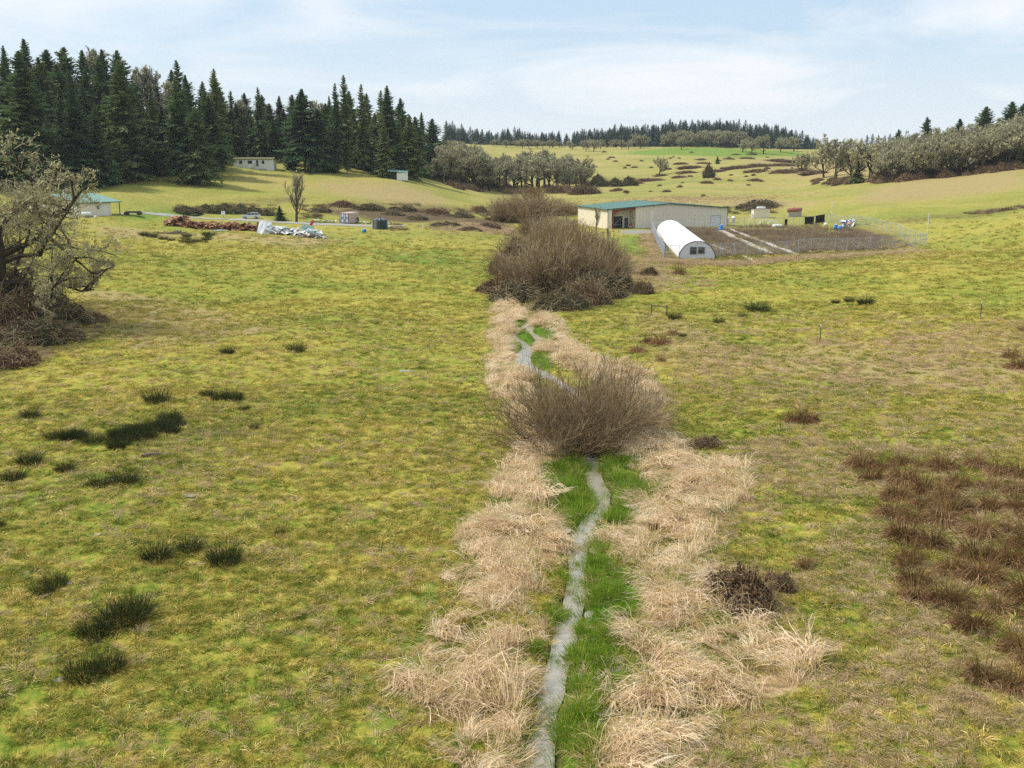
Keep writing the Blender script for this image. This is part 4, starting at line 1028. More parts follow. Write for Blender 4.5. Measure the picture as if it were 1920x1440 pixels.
for i, (p, by, wp, h) in enumerate(((345,400,60,1.2),(385,398,60,1.2),(420,399,55,1.4),(450,401,45,1.5),(475,402,35,1.4),(500,404,30,1.0))):
    gbl.append(mpatch(EV, i, p, by, wp, h, 'x', 'green brush bank behind the drive'))
label_by_order(gbl, 'green bramble bush of the bank behind the gravel drive, {} from the left')
mpatch(BR, 1, 1430, 391, 90, 2.2, 'dark bramble hedge right of the warehouse roof', None)
# big willow thicket
WIL = Plants('willow_shrub', 'shrub', [], 6.)
for sd in (81, 82, 83):
    s, t = willow(sd, rad=4.2, H=6., n=230, nt=7, lv2=3, w0=.09, tw=.045, base=1.6); WIL.parts.append([('stems', s), ('twigs', t)])
wy_s, wy_t = willow(84, rad=4.2, H=6., n=180, nt=7, lv2=3, w0=.09, tw=.045, base=1.6, mats=[M_WILLOWY])
WY = Plants('willow_shrub', 'shrub', [[('stems', wy_s), ('twigs', wy_t)]], 6.)
wg = 'willows of the big thicket by the stream'
for i, (p, by, ty, wd, lb) in enumerate([(975,545,455,1.,'brown willow at the left front of the big thicket'),(1030,552,430,1.,'brown willow at the front centre of the big thicket'),(1085,548,425,1.,'brown willow at the front right of the centre of the big thicket'),(1118,535,440,.9,'brown willow at the right front of the big thicket'),
  (1150,515,470,.8,'low willow at the outer right of the big thicket'),(1000,510,425,1.,'willow in the second row of the big thicket on the left'),(1060,508,408,1.,'tallest willow in the middle of the big thicket'),(1110,505,420,1.,'willow in the second row of the big thicket on the right'),(1035,475,395,1.1,'willow at the back of the big thicket towards the warehouse'),(985,480,430,1.,'willow at the back left of the big thicket'),
  (1050,450,395,1.,'brown willow behind the big thicket below the warehouse wall'),(1000,445,398,1.,'brown willow at the far left back of the big thicket')]):
    x, y = hit(p, by); h = height_for(x, y, ty, p)*.95; WIL.put(i, x, y, h, lb, wg, wd*1.05*max(1, 6.5/h))
for i, (p, by, ty, wd, lb) in enumerate([(955,415,365,1.3,'grey-brown willow clump left of the warehouse'),(985,418,352,1.3,'tall grey-brown willow clump beyond the big thicket'),(1015,415,362,1.2,'rounded brown willow clump beyond the big thicket'),(1055,405,370,1.2,'reddish willow touching the left end of the warehouse'),(1075,402,378,1.0,'small reddish willow at the warehouse corner')]):
    x, y = hit(p, by); WIL.put(i, x, y, height_for(x, y, ty, p), lb, 'willow clumps left of the warehouse', wd)
x, y = hit(1000, 385); WY.put(0, x, y, height_for(x, y, 345, 1000), 'yellow-twigged willow farthest up the ditch', None, .9)
x, y = hit(1060, 520); WY.put(0, x, y, height_for(x, y, 415, 1060), 'ochre-twigged willow inside the big thicket', wg, .8)
bg_ = 'brambles round the foot of the big thicket'
for i, (p, by, wp, h, lb) in enumerate([(930,548,80,1.6,'leftmost'),(965,565,100,2.2,'front left'),(1050,585,110,2.0,'front centre'),(1095,575,110,2.6,'front right of the centre'),(1125,560,110,2.6,'front right'),(1152,548,76,2.4,'rightmost'),(960,520,90,3.6,'upper left'),(1140,510,80,3.2,'upper right'),(1010,548,80,2.6,'inner left')]):
    mpatch(BR if i % 3 else BRR, i, p, by, wp, h, f'dark bramble mound at the foot of the big thicket, {lb}', bg_)
mpatch(EV, 0, 975, 412, 70, 2.8, 'dark green evergreen mass under the grey-brown willow clump', None)
# willows in the stream
W1 = Plants('willow_shrub', 'shrub', [], 4.)
for sd, kw in ((91, dict(rad=4.0, H=5.0, n=135, nt=12, lv2=4, w0=.10, tw=.019, base=1.6, lean=1.0)), (92, dict(rad=3.4, H=4.0, n=80, nt=9, lv2=4, w0=.08, tw=.017, base=1.2, lean=1.5)), (93, dict(rad=3.0, H=3.4, n=70, nt=9, lv2=4, w0=.07, tw=.016, base=1.2, lean=1.8))):
    s_, t_ = willow(sd, **kw); W1.parts.append([('stems', s_), ('twigs', t_)])
for v, p, by, k, lb in ((0, 1090, 838, 1.05, 'tallest spreading bare willow growing over the stream in mid valley'), (1, 1128, 822, 1.1, 'bare willow leaning out right of the tallest stream willow'), (2, 1035, 838, 1.1, 'low bare willow leaning out left of the tallest stream willow'), (2, 1165, 810, 1.0, 'outermost low willow at the right of the stream willows'), (1, 1085, 788, 1.0, 'bare willow standing behind the tallest stream willow')):
    x, y = hit(p, by); t = W1.put(v, x, y, 4.0*k, lb, 'bare willows growing over the stream')
mpatch(BRR, 0, 1398, 1150, 150, 1.25, 'dark red-brown bramble mound among the straw reeds on the right bank', None, depth=1.9)
mpatch(BRR, 1, 1465, 1110, 75, .6, 'smaller red-brown bramble mound beside the dark one on the right bank', None, depth=.9)
mpatch(BRR, 1, 1325, 840, 75, .6, 'flat brown bramble patch at the top of the right-hand reeds', None)
mpatch(BRR, 1, 1206, 552, 44, 1.5, 'dark upright bush right of the big thicket', None)
mpatch(BRR, 0, 1218, 520, 40, 1.2, 'brown bush behind the dark upright bush', None)
# the big oak at the left edge
c, t = bare(101, H=17., trunk=.2, limbs=13, spread=.78, limb_ang=1.15, up=.13, wig=.30, spec=((7, .5, .85), (6, .5, .8), (6, .5, .75), (4, .5, .7)), lichen=15000, r0=.46, tw=.034, lsize=.17, t0=.15, ell=(9.2, 13, 9.8), droop=.0, lichmat=M_LICHEN_B)
o = thing('oak_tree', 'large lichen-covered bare oak at the left edge with limbs reaching over the brambles', 'tree', (0, 0, 0)); link('crown', c, o); link('trunk', t, o)
x, y = hit(-5, 600); o.location = (x, y, gz(x, y)-.2); o.scale = (1.2, 1.2, 1.18)
o2 = dup(o, (0, 0, 0), 2.4, (1.1, 1.1, 1.12), 'second lichen-covered oak cut by the left picture edge behind the big one'); x, y = hit(-75, 575); o2.location = (x, y, gz(x, y)-.2)
for i, (p, by, wp, h, lb) in enumerate([(30,600,150,3.2,'at the trunk of the lichen-covered oak'),(-30,620,150,3.0,'at the left picture edge under the oak'),(85,612,130,2.4,'right of the oak trunk'),(145,608,90,1.0,'farthest right under the oak limbs'),(50,648,160,1.6,'in front of the lichen-covered oak'),(-30,690,150,1.5,'lowest at the left picture edge')]):
    mpatch(BRR if i % 2 else BR, i, p, by, wp, h, f'brown bramble thicket {lb}', 'brambles under the big oak')
SM = tree_set('bare_tree', 'tree', [111, 112], bare, 12., H=9.5, lichen=500, spread=.5, limb_ang=.55, up=.45, trunk=.55, limbs=14, spec=((7, .5, .6), (6, .5, .6), (4, .5, .6)), tw=.04, t0=.2)
x, y = hit(556, 416); SM.put(0, x, y, height_for(x, y, 320, 556), 'slender bare tree behind the white and green scrap pile', None, .95)
x, y = hit(525, 413); FIR.put(5, x, y, height_for(x, y, 384, 525), 'small dark fir beside the white car', None, 2.0)
x, y = hit(1118, 432); SM.put(1, x, y, height_for(x, y, 386, 1118), 'thin bare tree in front of the left wall of the warehouse', None, .8)
x, y = hit(1140, 455); SM.put(0, x, y, height_for(x, y, 425, 1140), 'crooked bare sapling at the corner of the big thicket', None, 1.)
# ------------------------------------------------------------------ rushes and sedges
def rush_mesh(seed, n=420, r=.5, L=.8, mats=None, lean=.45, droop=.25):
    rg = np.random.RandomState(seed)
    return tuft_mesh('rush_clump', [blade_tuft(rg, n, r, L, lean, droop, .018, K=4), blade_tuft(rg, n//4, r, L*.7, lean*1.8, droop*2, .018, K=4)], mats or [M_RUSH, M_SEDGE_G])
def sedge_mesh(seed, n=560, r=.45, L=1.05):
    rg = np.random.RandomState(seed)
    return tuft_mesh('sedge', [blade_tuft(rg, n, r, L*.85, .9, 1.5, .034, K=5), blade_tuft(rg, n//5, r*.7, L*.95, .5, .6, .028, K=4)], [M_SEDGE, M_SEDGE_G])
RU = Plants('rush_clump', 'plant', [[('blades', rush_mesh(120+i))] for i in range(4)], 1.)
SE = Plants('sedge_tussock', 'plant', [[('blades', sedge_mesh(130+i))] for i in range(4)], 1.)
def clump(S, p, by, wp, label, group, hk=1.):
    x, y = hit(p, by); wm = math.hypot(x, math.hypot(y, CAM_H))*wp/FPX
    k = wm/(1.5 if S is RU else 2.1); t = S.put(rnd.randint(0, 3), x, y, 1., label, group, sink=.05); t.scale = (k, k, min(1.3, max(.45, k*.95))*hk*(1.0 if S is RU else 1.45)); return t
rg_l = 'dark rush clumps on the left pasture'
for (p, by, wp, lb) in [(57,782,30,'lone dark rush clump at the left edge level with the rush bed'),(294,754,46,'dark rush clump just above the rush bed'),(388,742,24,'small rush clump at the top of the rush bed'),(412,748,30,'rush clump at the upper end of the rush bed'),(438,750,34,'rush clump at the upper right end of the rush bed'),(457,768,20,'small rush clump below the upper right end of the rush bed'),
  (476,804,16,'thin rush clump at the far right of the weed patch'),(55,868,38,'rush clump at the left edge below the rush bed'),(122,882,32,'faded rush clump between the left edge and the puddle pair'),(25,898,38,'faint yellowish rush clump near the left edge'),(186,911,34,'rush clump left of the narrow puddle'),(234,906,46,'rush clump right of the narrow puddle'),
  (3,986,14,'rush clump cut by the left picture edge'),(295,1050,52,'left one of the three rush clumps in a row'),(355,1032,42,'browner middle one of the three rush clumps'),(422,1055,60,'dark right one of the three rush clumps beside a puddle'),(80,1112,36,'tall dark rush clump beside the small puddle at left'),(104,1098,40,'rush clump merged with the tall dark one at left'),
  (230,1168,80,'largest brown-green rush clump in the lower left'),(250,1150,60,'back half of the largest rush clump in the lower left'),(180,1192,58,'dark rush clump leaning on the largest one'),(160,1272,64,'dark rush clump at the bottom left beside a puddle'),(208,1256,50,'rush clump at the right of the bottom left one'),
  (525,1003,16,'tiny rush clump alone in the left pasture'),(427,664,24,'tiny dark rush clump in the upper left pasture'),(556,659,32,'small flat rush clump in the upper left pasture'),(1265,600,26,'rush clump at the foot of the wooden frame'),(1348,606,20,'rush clump right of the wooden frame'),(1392,596,16,'small rush clump farther right of the wooden frame'),(1420,580,42,'long flat dark rush patch in the right pasture'),(1622,572,28,'largest of the three rush clumps in the upper right pasture'),(1592,566,18,'middle of the three rush clumps in the upper right pasture'),(1566,568,14,'smallest of the three rush clumps in the upper right pasture'),(1280,632,14,'little rush clump right of the brown tussocks')]:
    clump(RU, p, by, wp*1.15, lb, rg_l if p < 600 else 'rush clumps on the right pasture')
rb_ = W([(190,832),(215,812),(300,800),(330,770),(368,766),(372,800),(340,826),(260,846),(200,842)])
rbl = []
for i in range(34):
    t_ = i/33; p = 205+170*t_+rnd.uniform(-14, 14); by = 836-50*t_+rnd.uniform(-13, 11)
    if i > 26: p = 100+rnd.uniform(0, 75); by = 826+rnd.uniform(-8, 5)
    rbl.append(clump(RU, p, by, rnd.uniform(26, 44), 'x', 'rushes of the long bed on the left pasture'))
label_by_order(rbl, 'dark rush clump in the long bed on the left pasture, {} from the left')
rsl = []
for i in range(16):
    p = rnd.uniform(262, 395); by = rnd.uniform(442, 460) if p > 310 else rnd.uniform(441, 450)
    rsl.append(clump(RU, p, by, rnd.uniform(12, 22), 'x', 'rushes in front of the scrap pile', .8))
label_by_order(rsl, 'small rush clump in the hollow before the rusty scrap, {} from the left')
for (p, by, wp, lb) in [(1240,644,46,'dark brown tussock left of the tiny rush clump'),(1215,642,30,'brown tussock joined to the wider one'),(1262,628,28,'brown tussock behind the wide brown one'),(1196,660,38,'flat brown tussock above the stream willow'),(1240,676,24,'small brown tussock above the willow tips'),(1512,790,60,'wide brown tussock alone in the right pasture'),(1490,790,44,'left half of the wide brown tussock in the right pasture'),
   (1508,1062,46,'brown tussock right of the dark bramble mound'),(1912,690,50,'brown tussock at the right picture edge'),(1895,668,34,'brown tussock above the one at the right picture edge'),(1915,622,24,'small tussock highest at the right picture edge'),(1275,515,30,'brown tussock by the hoop house fence corner')]:
    clump(SE, p, by, wp*1.1, lb, 'brown tussocks on the right pasture')
marsh = []; sg = 'sedge tussocks of the brown marsh at right'; cnt = 0; tries = 0; done = []
pol = np.array([(1600,858),(1680,856),(1760,850),(1850,862),(1935,872),(1960,1000),(1960,1230),(1900,1235),(1830,1180),(1760,1110),(1700,1070),(1690,1010),(1660,930)], float)
while cnt < 80 and tries < 9000:
    tries += 1; p = rnd.uniform(1600, 1955); by = rnd.uniform(850, 1235)
    if not inpoly(np.array([p]), np.array([by]), pol)[0]: continue
    dmin = 33+(by-850)*.10
    if any(math.hypot(p-a, (by-b)*1.4) < dmin for a, b in done): continue
    done.append((p, by)); cnt += 1
    wp = (60+(by-850)*.12)*rnd.uniform(.75, 1.25)
    q = 'upper' if by < 940 else ('middle' if by < 1080 else 'lower')
    e = 'left edge' if p < 1720 else ('centre' if p < 1840 else 'right side')
    marsh.append(clump(SE, p, by+14, wp, 'x', sg))
marsh.sort(key=lambda o: -o.location.y)
nr_ = 8
for k_ in range(0, len(marsh), nr_): label_by_order(marsh[k_:k_+nr_], 'brown sedge tussock, {} from the left in the ' + ordw(k_//nr_+1) + ' row of the marsh')
for (p, by, wp, lb) in [(1700,1058,64,'isolated tall sedge tussock left of the marsh'),(1715,1120,70,'low spreading sedge tussock below the isolated one'),(1845,1275,84,'grey-brown sedge tussock at the lower end of the marsh'),(1900,1290,80,'sedge tussock at the lower right picture edge'),(1790,1135,80,'broad sedge tussock on the lower left rim of the marsh'),(1930,1250,80,'sedge tussock cut by the right picture edge')]:
    clump(SE, p, by, wp, lb, sg)
# dead weeds: scattered stalks
weedv = [tuft_mesh('weed', [blade_tuft(g1, 22, .35, 1.0, .5, .1, .03, K=3)], [M_WEED]) for _ in range(3)]
FN = [Vector((26.3, 172, 0)), Vector((82.6, 201, 0)), Vector((87, 269, 0)), Vector((34.2, 246, 0))]
gp = np.array([(v.x, v.y) for v in FN])
X = np.random.RandomState(9).uniform(24, 92, 26000); Y = np.random.RandomState(10).uniform(168, 275, 26000)
k = inpoly(X, Y, gp+np.array([(1.2, -1), (0, -1.5), (-1, -1), (.8, -1)])); X, Y = X[k], Y[k]
hd = (X-32-(Y-172)*.078)
k = (hd > 3.6) | (hd < -4.2) | (Y < 171)
path1 = np.array([hit(1352, 432), hit(1445, 474)]); path2 = np.array([hit(1372, 430), hit(1500, 478)])
d1, _ = dist_line(X, Y, path1); d2_, _ = dist_line(X, Y, path2)
k &= (d1 > 1.1) & (d2_ > .9) & (fbm(X*.12, Y*.12, 99, 3) > .42) & (X < 80) & (np.random.RandomState(18).rand(len(X)) < .55)
scatter('dead_weeds', X[k], Y[k], weedv, 'brown dead weeds filling the fenced garden plot', 'weeds', .35, 1.0, 12)
rgw = np.random.RandomState(13); X = []; Y = []
for (p, by, sx, sy, n) in ((420,800,70,22,160),(510,815,40,12,60),(330,835,60,15,70),(300,870,40,15,25),(1700,1240,160,40,40),(440,880,60,25,30)):
    for _ in range(n):
        a, b = hit(p+rgw.normal()*sx, by+rgw.normal()*sy); X.append(a); Y.append(b)
scatter('dead_stalks', np.array(X), np.array(Y), [tuft_mesh('stalk', [blade_tuft(g1, 6, .12, .55, .5, .1, .012, K=3)], [M_WEED]) for _ in range(2)], 'thin brown stalks standing among the rushes', 'weeds', .6, 1.2, 14)
rgw = np.random.RandomState(14); X = []; Y = []
for (p0, y0, p1, y1, wid, n) in ((1236,492,1345,497,1.2,300),(1345,497,1726,474,1.4,900),(1236,492,1212,440,.8,200),(1180,480,1225,540,4,500),(860,430,960,432,5,500),(1180,378,1400,372,14,700),(900,420,960,436,4,200)):
    a = np.array(hit(p0, y0)); b = np.array(hit(p1, y1)); t_ = rgw.rand(n, 1); q = a+(b-a)*t_+rgw.normal(size=(n, 2))*wid; X += list(q[:, 0]); Y += list(q[:, 1])
scatter('dry_verge_grass', np.array(X), np.array(Y), dryv, 'tall tan dead grass along fences and ditches', 'grass', 1.4, 2.6, 15)

def scrub(name, label, S, zones, seed, smin, smax):
    rg = np.random.RandomState(seed); X = []; Y = []
    for (x0, x1, y0, y1, n) in zones:
        for _ in range(n):
            p = rg.uniform(x0, x1); q = y0+(y1-y0)*rg.rand(); a, b = hit(p, q)
            if fbm(np.array([a*.05]), np.array([b*.03]), 4, 3)[0] > .45: X.append(a); Y.append(b)
    return scatter(name, np.array(X), np.array(Y), S if isinstance(S, list) else [q[0][1] for q in S.parts], label, 'scrub', smin, smax, seed, tilt=.05)
scrub('slope_scrub', 'low tangled brush over the slope right of the dark water tank', [tuft_mesh('scrub_tuft', [blade_tuft(g1, 50, .8, 1.0, .8, .5, .07, K=3)], [q_]) for q_ in (M_BRAMBLE, M_BRAMBLE_R, M_WEED, M_DRY, M_IVY, M_SEDGE_G)], [(590, 960, 384, 408, 800), (735, 960, 408, 434, 420), (560, 640, 384, 414, 120), (330, 520, 384, 400, 160), (1360, 1460, 382, 402, 120)]+[(1690+i*24, 1714+i*24, 413-i*2.6, 416-i*2.6, 26) for i in range(10)], 41, .3, .95)
scrub('hill_scrub', 'low brown brush scattered across the far hill', BRR, [(1130, 1530, 292, 345, 80), (1150, 1420, 345, 366, 16)], 42, .25, .7)
scrub('wood_undergrowth', 'brown undergrowth at the foot of the oak woods', BRR, [(1520, 1650, 336, 346, 60), (800, 950, 340, 358, 60), (940, 1110, 352, 361, 120)], 43, .5, 1.2)
# ------------------------------------------------------------------ metal warehouse
def rotz_of(e): return math.atan2(e[1], e[0])
wh = thing('warehouse', 'long tan metal warehouse with green roof and an open red-framed bay at its left corner', 'warehouse', (WA[0], WA[1], .25), rotz_of(We))
LW, DW, EH, RH, RX, RD = 33., 21., 4.75, 5.95, 7.3, 3.2
def topz(x): return EH+(RH-EH)*(1-abs(x-LW/2)/(LW/2))
def wall_seg(mb, x0, x1, y0, y1, z0, m=0):
    xs = [x0, x1] if not (x0 < LW/2 < x1) else [x0, LW/2, x1]
    for a, b in zip(xs[:-1], xs[1:]):
        V = [(a, y0, z0), (b, y0, z0), (b, y0, topz(b)), (a, y0, topz(a)), (a, y1, z0), (b, y1, z0), (b, y1, topz(b)), (a, y1, topz(a))]
        mb.add(V, [(0, 1, 2, 3), (5, 4, 7, 6), (4, 0, 3, 7), (1, 5, 6, 2), (3, 2, 6, 7), (4, 5, 1, 0)], m=m)
mb = MB()
wall_seg(mb, RX, 28.4, 0, .15, 0); wall_seg(mb, 31., LW, 0, .15, 0); wall_seg(mb, 28.4, 31., 0, .15, 2.8)
link('corner_wall', (lambda q: (wall_seg(q, 0, 1.1, 0, .15, 0), q.mesh('corner_wall', [M_TAN]))[1])(MB()), wh)
x = RX+.4
while x < LW:
    mb.box(x, x+.06, -.035, 0, (0 if not 28.3 < x < 31.1 else 2.85), topz(x)-.12); x += .9
link('front_wall', mb.mesh('front_wall', [M_TAN]), wh)
mb = MB(); mb.box(0, .15, .15, DW, 0, EH-.02)
y = .6
while y < DW: mb.box(-.035, 0, y, y+.06, 0, EH-.15); y += .9
link('side_wall', mb.mesh('side_wall', [M_TAN]), wh)
link('side_wall', MB().box(LW-.15, LW, .15, DW, 0, EH-.02).mesh('side_wall', [M_TAN]), wh)
mb = MB(); wall_seg(mb, .15, LW-.15, DW-.15, DW, 0); link('back_wall', mb.mesh('back_wall', [M_TAN]), wh)
mb = MB(); wall_seg(mb, .15, 2.8, RD, RD+.15, 0); wall_seg(mb, 5.3, 5.8, RD, RD+.15, 0); wall_seg(mb, 2.8, 5.3, RD, RD+.15, 2.9); wall_seg(mb, 5.8, 6.85, RD, RD+.15, 2.5); wall_seg(mb, 6.85, RX, RD, RD+.15, 0)
mb.box(RX, RX+.15, .15, RD+.15, 0, topz(RX)-.05)
link('bay_wall', mb.mesh('bay_wall', [M_TAN]), wh)
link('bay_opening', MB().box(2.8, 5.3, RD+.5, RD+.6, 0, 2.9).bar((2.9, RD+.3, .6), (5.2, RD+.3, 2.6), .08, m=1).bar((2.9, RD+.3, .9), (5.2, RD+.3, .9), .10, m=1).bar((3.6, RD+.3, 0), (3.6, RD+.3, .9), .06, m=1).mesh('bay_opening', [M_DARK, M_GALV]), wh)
link('door', MB().box(5.8, 6.85, RD+.05, RD+.12, 0, 2.5).mesh('door', [M_GREYDOOR]), wh)
d_ = link('roller_door', MB().box(28.4, 31, .04, .10, 0, 2.8).mesh('roller_door', [M_WHITE]), wh)
fr = MB(); fr.box(28.25, 28.4, -.05, .12, 0, 2.95); fr.box(31., 31.15, -.05, .12, 0, 2.95); fr.box(28.4, 31., -.05, .12, 2.8, 2.95)
for k in range(1, 6): fr.box(28.45, 30.95, .02, .04, k*.47, k*.47+.03)
link('door_frame', fr.mesh('door_frame', [M_GALV]), d_)
mb = MB(); mb.bar((1.45, .3, 0), (1.45, .3, 4.2), .45, .3); mb.bar((1.3, .3, 4.25), (RX-.02, .3, topz(RX)-.28), .3, .45); mb.bar((1.45, .3, 3.2), (2.6, .3, 4.4), .3, .4)
link('steel_frame', mb.mesh('steel_frame', [M_REDSTEEL]), wh)
for sgn in (0, 1):
    mb = MB(); a, b = (-.35, LW/2) if not sgn else (LW/2, LW+.35)
    za, zb = (EH-.02, RH+.02) if not sgn else (RH+.02, EH-.02)
    V = [(a, -.35, za), (b, -.35, zb), (b, DW+.35, zb), (a, DW+.35, za)]; V += [(x, y, z+.12) for x, y, z in V]
    mb.add(V, [(3, 2, 1, 0), (4, 5, 6, 7), (0, 1, 5, 4), (1, 2, 6, 5), (2, 3, 7, 6), (3, 0, 4, 7)])
    y = 0
    while y < DW: mb.bar((a, y, za+.13), (b, y, zb+.13), .05, .05); y += .8
    link('roof_panel', mb.mesh('roof_panel', [M_GREENROOF]), wh)
mb = MB(); mb.bar((-.38, -.40, EH+.03), (LW/2, -.40, RH+.07), .08, .22); mb.bar((LW/2, -.40, RH+.07), (LW+.38, -.40, EH+.03), .08, .22); mb.bar((-.42, -.35, EH), (-.42, DW+.3, EH), .1, .2); mb.bar((LW+.42, -.35, EH), (LW+.42, DW+.3, EH), .1, .2)
for x in (0, RX, LW): mb.box(x-.06, x+.06, -.06, .0, 0, topz(x)-.1)
link('green_trim', mb.mesh('green_trim', [M_GREENTRIM]), wh)
wl = lambda x, y, z=0: Vector((WA[0]+We[0]*x+Wn[0]*y, WA[1]+We[1]*x+Wn[1]*y, .25+z))
# ------------------------------------------------------------------ green-roofed house at left
hs = thing('metal_house', 'cream metal-sided house with green roof behind the big lichen oak', 'house', (bA[0], bA[1], bz-.05), rotz_of(be))
HW, HL, HE, HR = 23.2, 8., 3.1, 4.75
def hz_(y): return HE+(HR-HE)*(1-abs(y-HW/2)/(HW/2))
def gseg(mb, y0, y1, x0, x1, z0):
    ys = [y0, y1] if not (y0 < HW/2 < y1) else [y0, HW/2, y1]
    for a, b in zip(ys[:-1], ys[1:]):
        V = [(x0, a, z0), (x0, b, z0), (x0, b, hz_(b)), (x0, a, hz_(a)), (x1, a, z0), (x1, b, z0), (x1, b, hz_(b)), (x1, a, hz_(a))]
        mb.add(V, [(3, 2, 1, 0), (4, 5, 6, 7), (0, 4, 7, 3), (2, 6, 5, 1), (3, 7, 6, 2), (0, 1, 5, 4)])
mb = MB(); gseg(mb, 0, .5, 0, .12, 0); gseg(mb, 2.9, HW, 0, .12, 0); gseg(mb, .5, 2.9, 0, .12, 2.6); gseg(mb, 0, HW, HL-.12, HL, 0)
link('gable_wall', mb.mesh('gable_wall', [M_CREAM]), hs)
mb = MB(); mb.box(.12, 4.4, 0, .12, 0, HE); mb.box(5.2, 6.1, 0, .12, 0, HE); mb.box(7., HL-.12, 0, .12, 0, HE); mb.box(4.4, 5.2, 0, .12, 0, 1.5); mb.box(4.4, 5.2, 0, .12, 2.5, HE); mb.box(6.1, 7., 0, .12, 2.3, HE)
x = .5
while x < HL-.2:
    if not 4.3 < x < 5.3 and not 6 < x < 7.1: mb.box(x, x+.05, -.03, 0, 0, HE-.1)
    x += .6
link('side_wall', mb.mesh('side_wall', [M_CREAM]), hs); link('side_wall', MB().box(.12, HL-.12, HW-.12, HW, 0, HE).mesh('side_wall', [M_CREAM]), hs)
link('garage_door', MB().box(.02, .08, .5, 2.9, 0, 2.6).mesh('garage_door', [M_WHITE]), hs)
link('door', MB().box(6.1, 7., .02, .08, 0, 2.3).mesh('door', [M_WHITE]), hs)
wi = link('window', MB().box(4.4, 5.2, -.03, .02, 1.5, 1.57).box(4.4, 5.2, -.03, .02, 2.43, 2.5).box(4.4, 4.47, -.03, .02, 1.57, 2.43).box(5.13, 5.2, -.03, .02, 1.57, 2.43).box(4.77, 4.83, -.03, .02, 1.57, 2.43).mesh('window', [M_WHITE]), hs)
link('pane', MB().box(4.45, 5.15, .03, .05, 1.55, 2.45).mesh('pane', [M_GLASS]), wi)
for s_ in (0, 1):
    a, b = (-.4, HW/2) if not s_ else (HW/2, HW+.4); za, zb = (HE, HR+.02) if not s_ else (HR+.02, HE)
    V = [(-.4, a, za), (-.4, b, zb), (HL+2.6, b, zb), (HL+2.6, a, za)]; V += [(x, y, z+.12) for x, y, z in V]
    mb = MB().add(V, [(0, 1, 2, 3), (7, 6, 5, 4), (4, 5, 1, 0), (5, 6, 2, 1), (6, 7, 3, 2), (7, 4, 0, 3)])
    x = 0
    while x < HL+2.4: mb.bar((x, a, za+.13), (x, b, zb+.13), .05, .04); x += .6
    link('roof_panel', mb.mesh('roof_panel', [M_GREENROOF]), hs)
mb = MB(); mb.bar((-.42, -.46, HE+.02), (HL+2.6, -.46, HE+.02), .1, .2); mb.bar((-.45, -.4, HE+.02), (-.45, HW/2, HR+.04), .08, .2); mb.bar((-.45, HW/2, HR+.04), (-.45, HW+.4, HE+.02), .08, .2); mb.box(-.06, .0, -.06, .10, 0, HE)
link('green_trim', mb.mesh('green_trim', [M_GREENTRIM]), hs)
for yy in (.2, 6.): link('porch_post', MB().box(HL+2.2, HL+2.35, yy, yy+.15, 0, hz_(yy)-.05).mesh('porch_post', [M_GREENTRIM]), hs)
link('chimney', MB().tube([(1.6, 9.2, HR-.4), (1.6, 9.2, HR+.9)], .14, 10).tube([(1.6, 9.2, HR+.9), (1.6, 9.2, HR+1.1)], .2, 10).mesh('chimney', [M_WHITE]), hs)
link('vent_pipe', MB().tube([(5.2, 5.2, HE+.5), (5.2, 5.2, HE+1.5)], .08, 8).mesh('vent_pipe', [M_DARK]), hs)
M_HOUSE = Matrix.Translation((bA[0], bA[1], bz)) @ Matrix.Rotation(rotz_of(be), 4, 'Z')
dish = thing('satellite_dish', 'grey round dish standing against the gable of the green-roofed house', 'satellite dish', M_HOUSE @ Vector((-.5, 4.2, 0)), rotz_of(be))
a = np.arange(18)*2*math.pi/18; V = [(-.12, 0, 1.6)]+[(-.0-.12*0, .75*math.cos(t), 1.6+.75*math.sin(t)) for t in a]+[(.1, 0, 1.6)]
link('reflector', MB().add(V, T=[(0, i+1, (i+1) % 18+1) for i in range(18)]+[(19, (i+1) % 18+1, i+1) for i in range(18)]).mesh('reflector', [M_GALV]), dish)
link('mast', MB().tube([(.12, 0, -.2), (.12, 0, 1.7)], .05, 8).mesh('mast', [M_DARK]), dish)
def htank(name, label, cat, loc, rz, L, r, m, tilt=0., legs=.35, group=None):
    t = thing(name, label, cat, loc, rz, group)
    P = [(-L/2, 0, 0), (-L/2+r*.15, 0, 0), (-L/2+r*.6, 0, 0), (L/2-r*.6, 0, 0), (L/2-r*.15, 0, 0), (L/2, 0, 0)]
    o = link('shell', MB().tube(np.array(P)+np.array([0, 0, r+legs]), [r*.35, r*.8, r, r, r*.8, r*.35], 18).mesh('shell', [m], True), t)
    link('stand', MB().box(-L*.3-.1, -L*.3+.1, -r*.7, r*.7, -.2, r*.5+legs).box(L*.3-.1, L*.3+.1, -r*.7, r*.7, -.2, r*.5+legs).mesh('stand', [M_GALV]), t)
    link('valve_cap', MB().tube([(0, 0, 2*r+legs-.05), (0, 0, 2*r+legs+.15)], .12, 8).mesh('valve_cap', [m]), t)
    return t
p = at(163, 411); htank('propane_tank', 'white propane tank lying in front of the green-roofed house', 'tank', p, .6, 2.1, .42, M_WHITE)
p = at(179, 412); tag(link('garden_drum', MB().tube([(0, 0, 0), (0, 0, .1), (0, 0, .5), (0, 0, .58)], [.2, .28, .28, .1], 12).mesh('drum', [M_WHITE]), None, p), 'small white drum on the lawn right of the propane tank', 'drum')
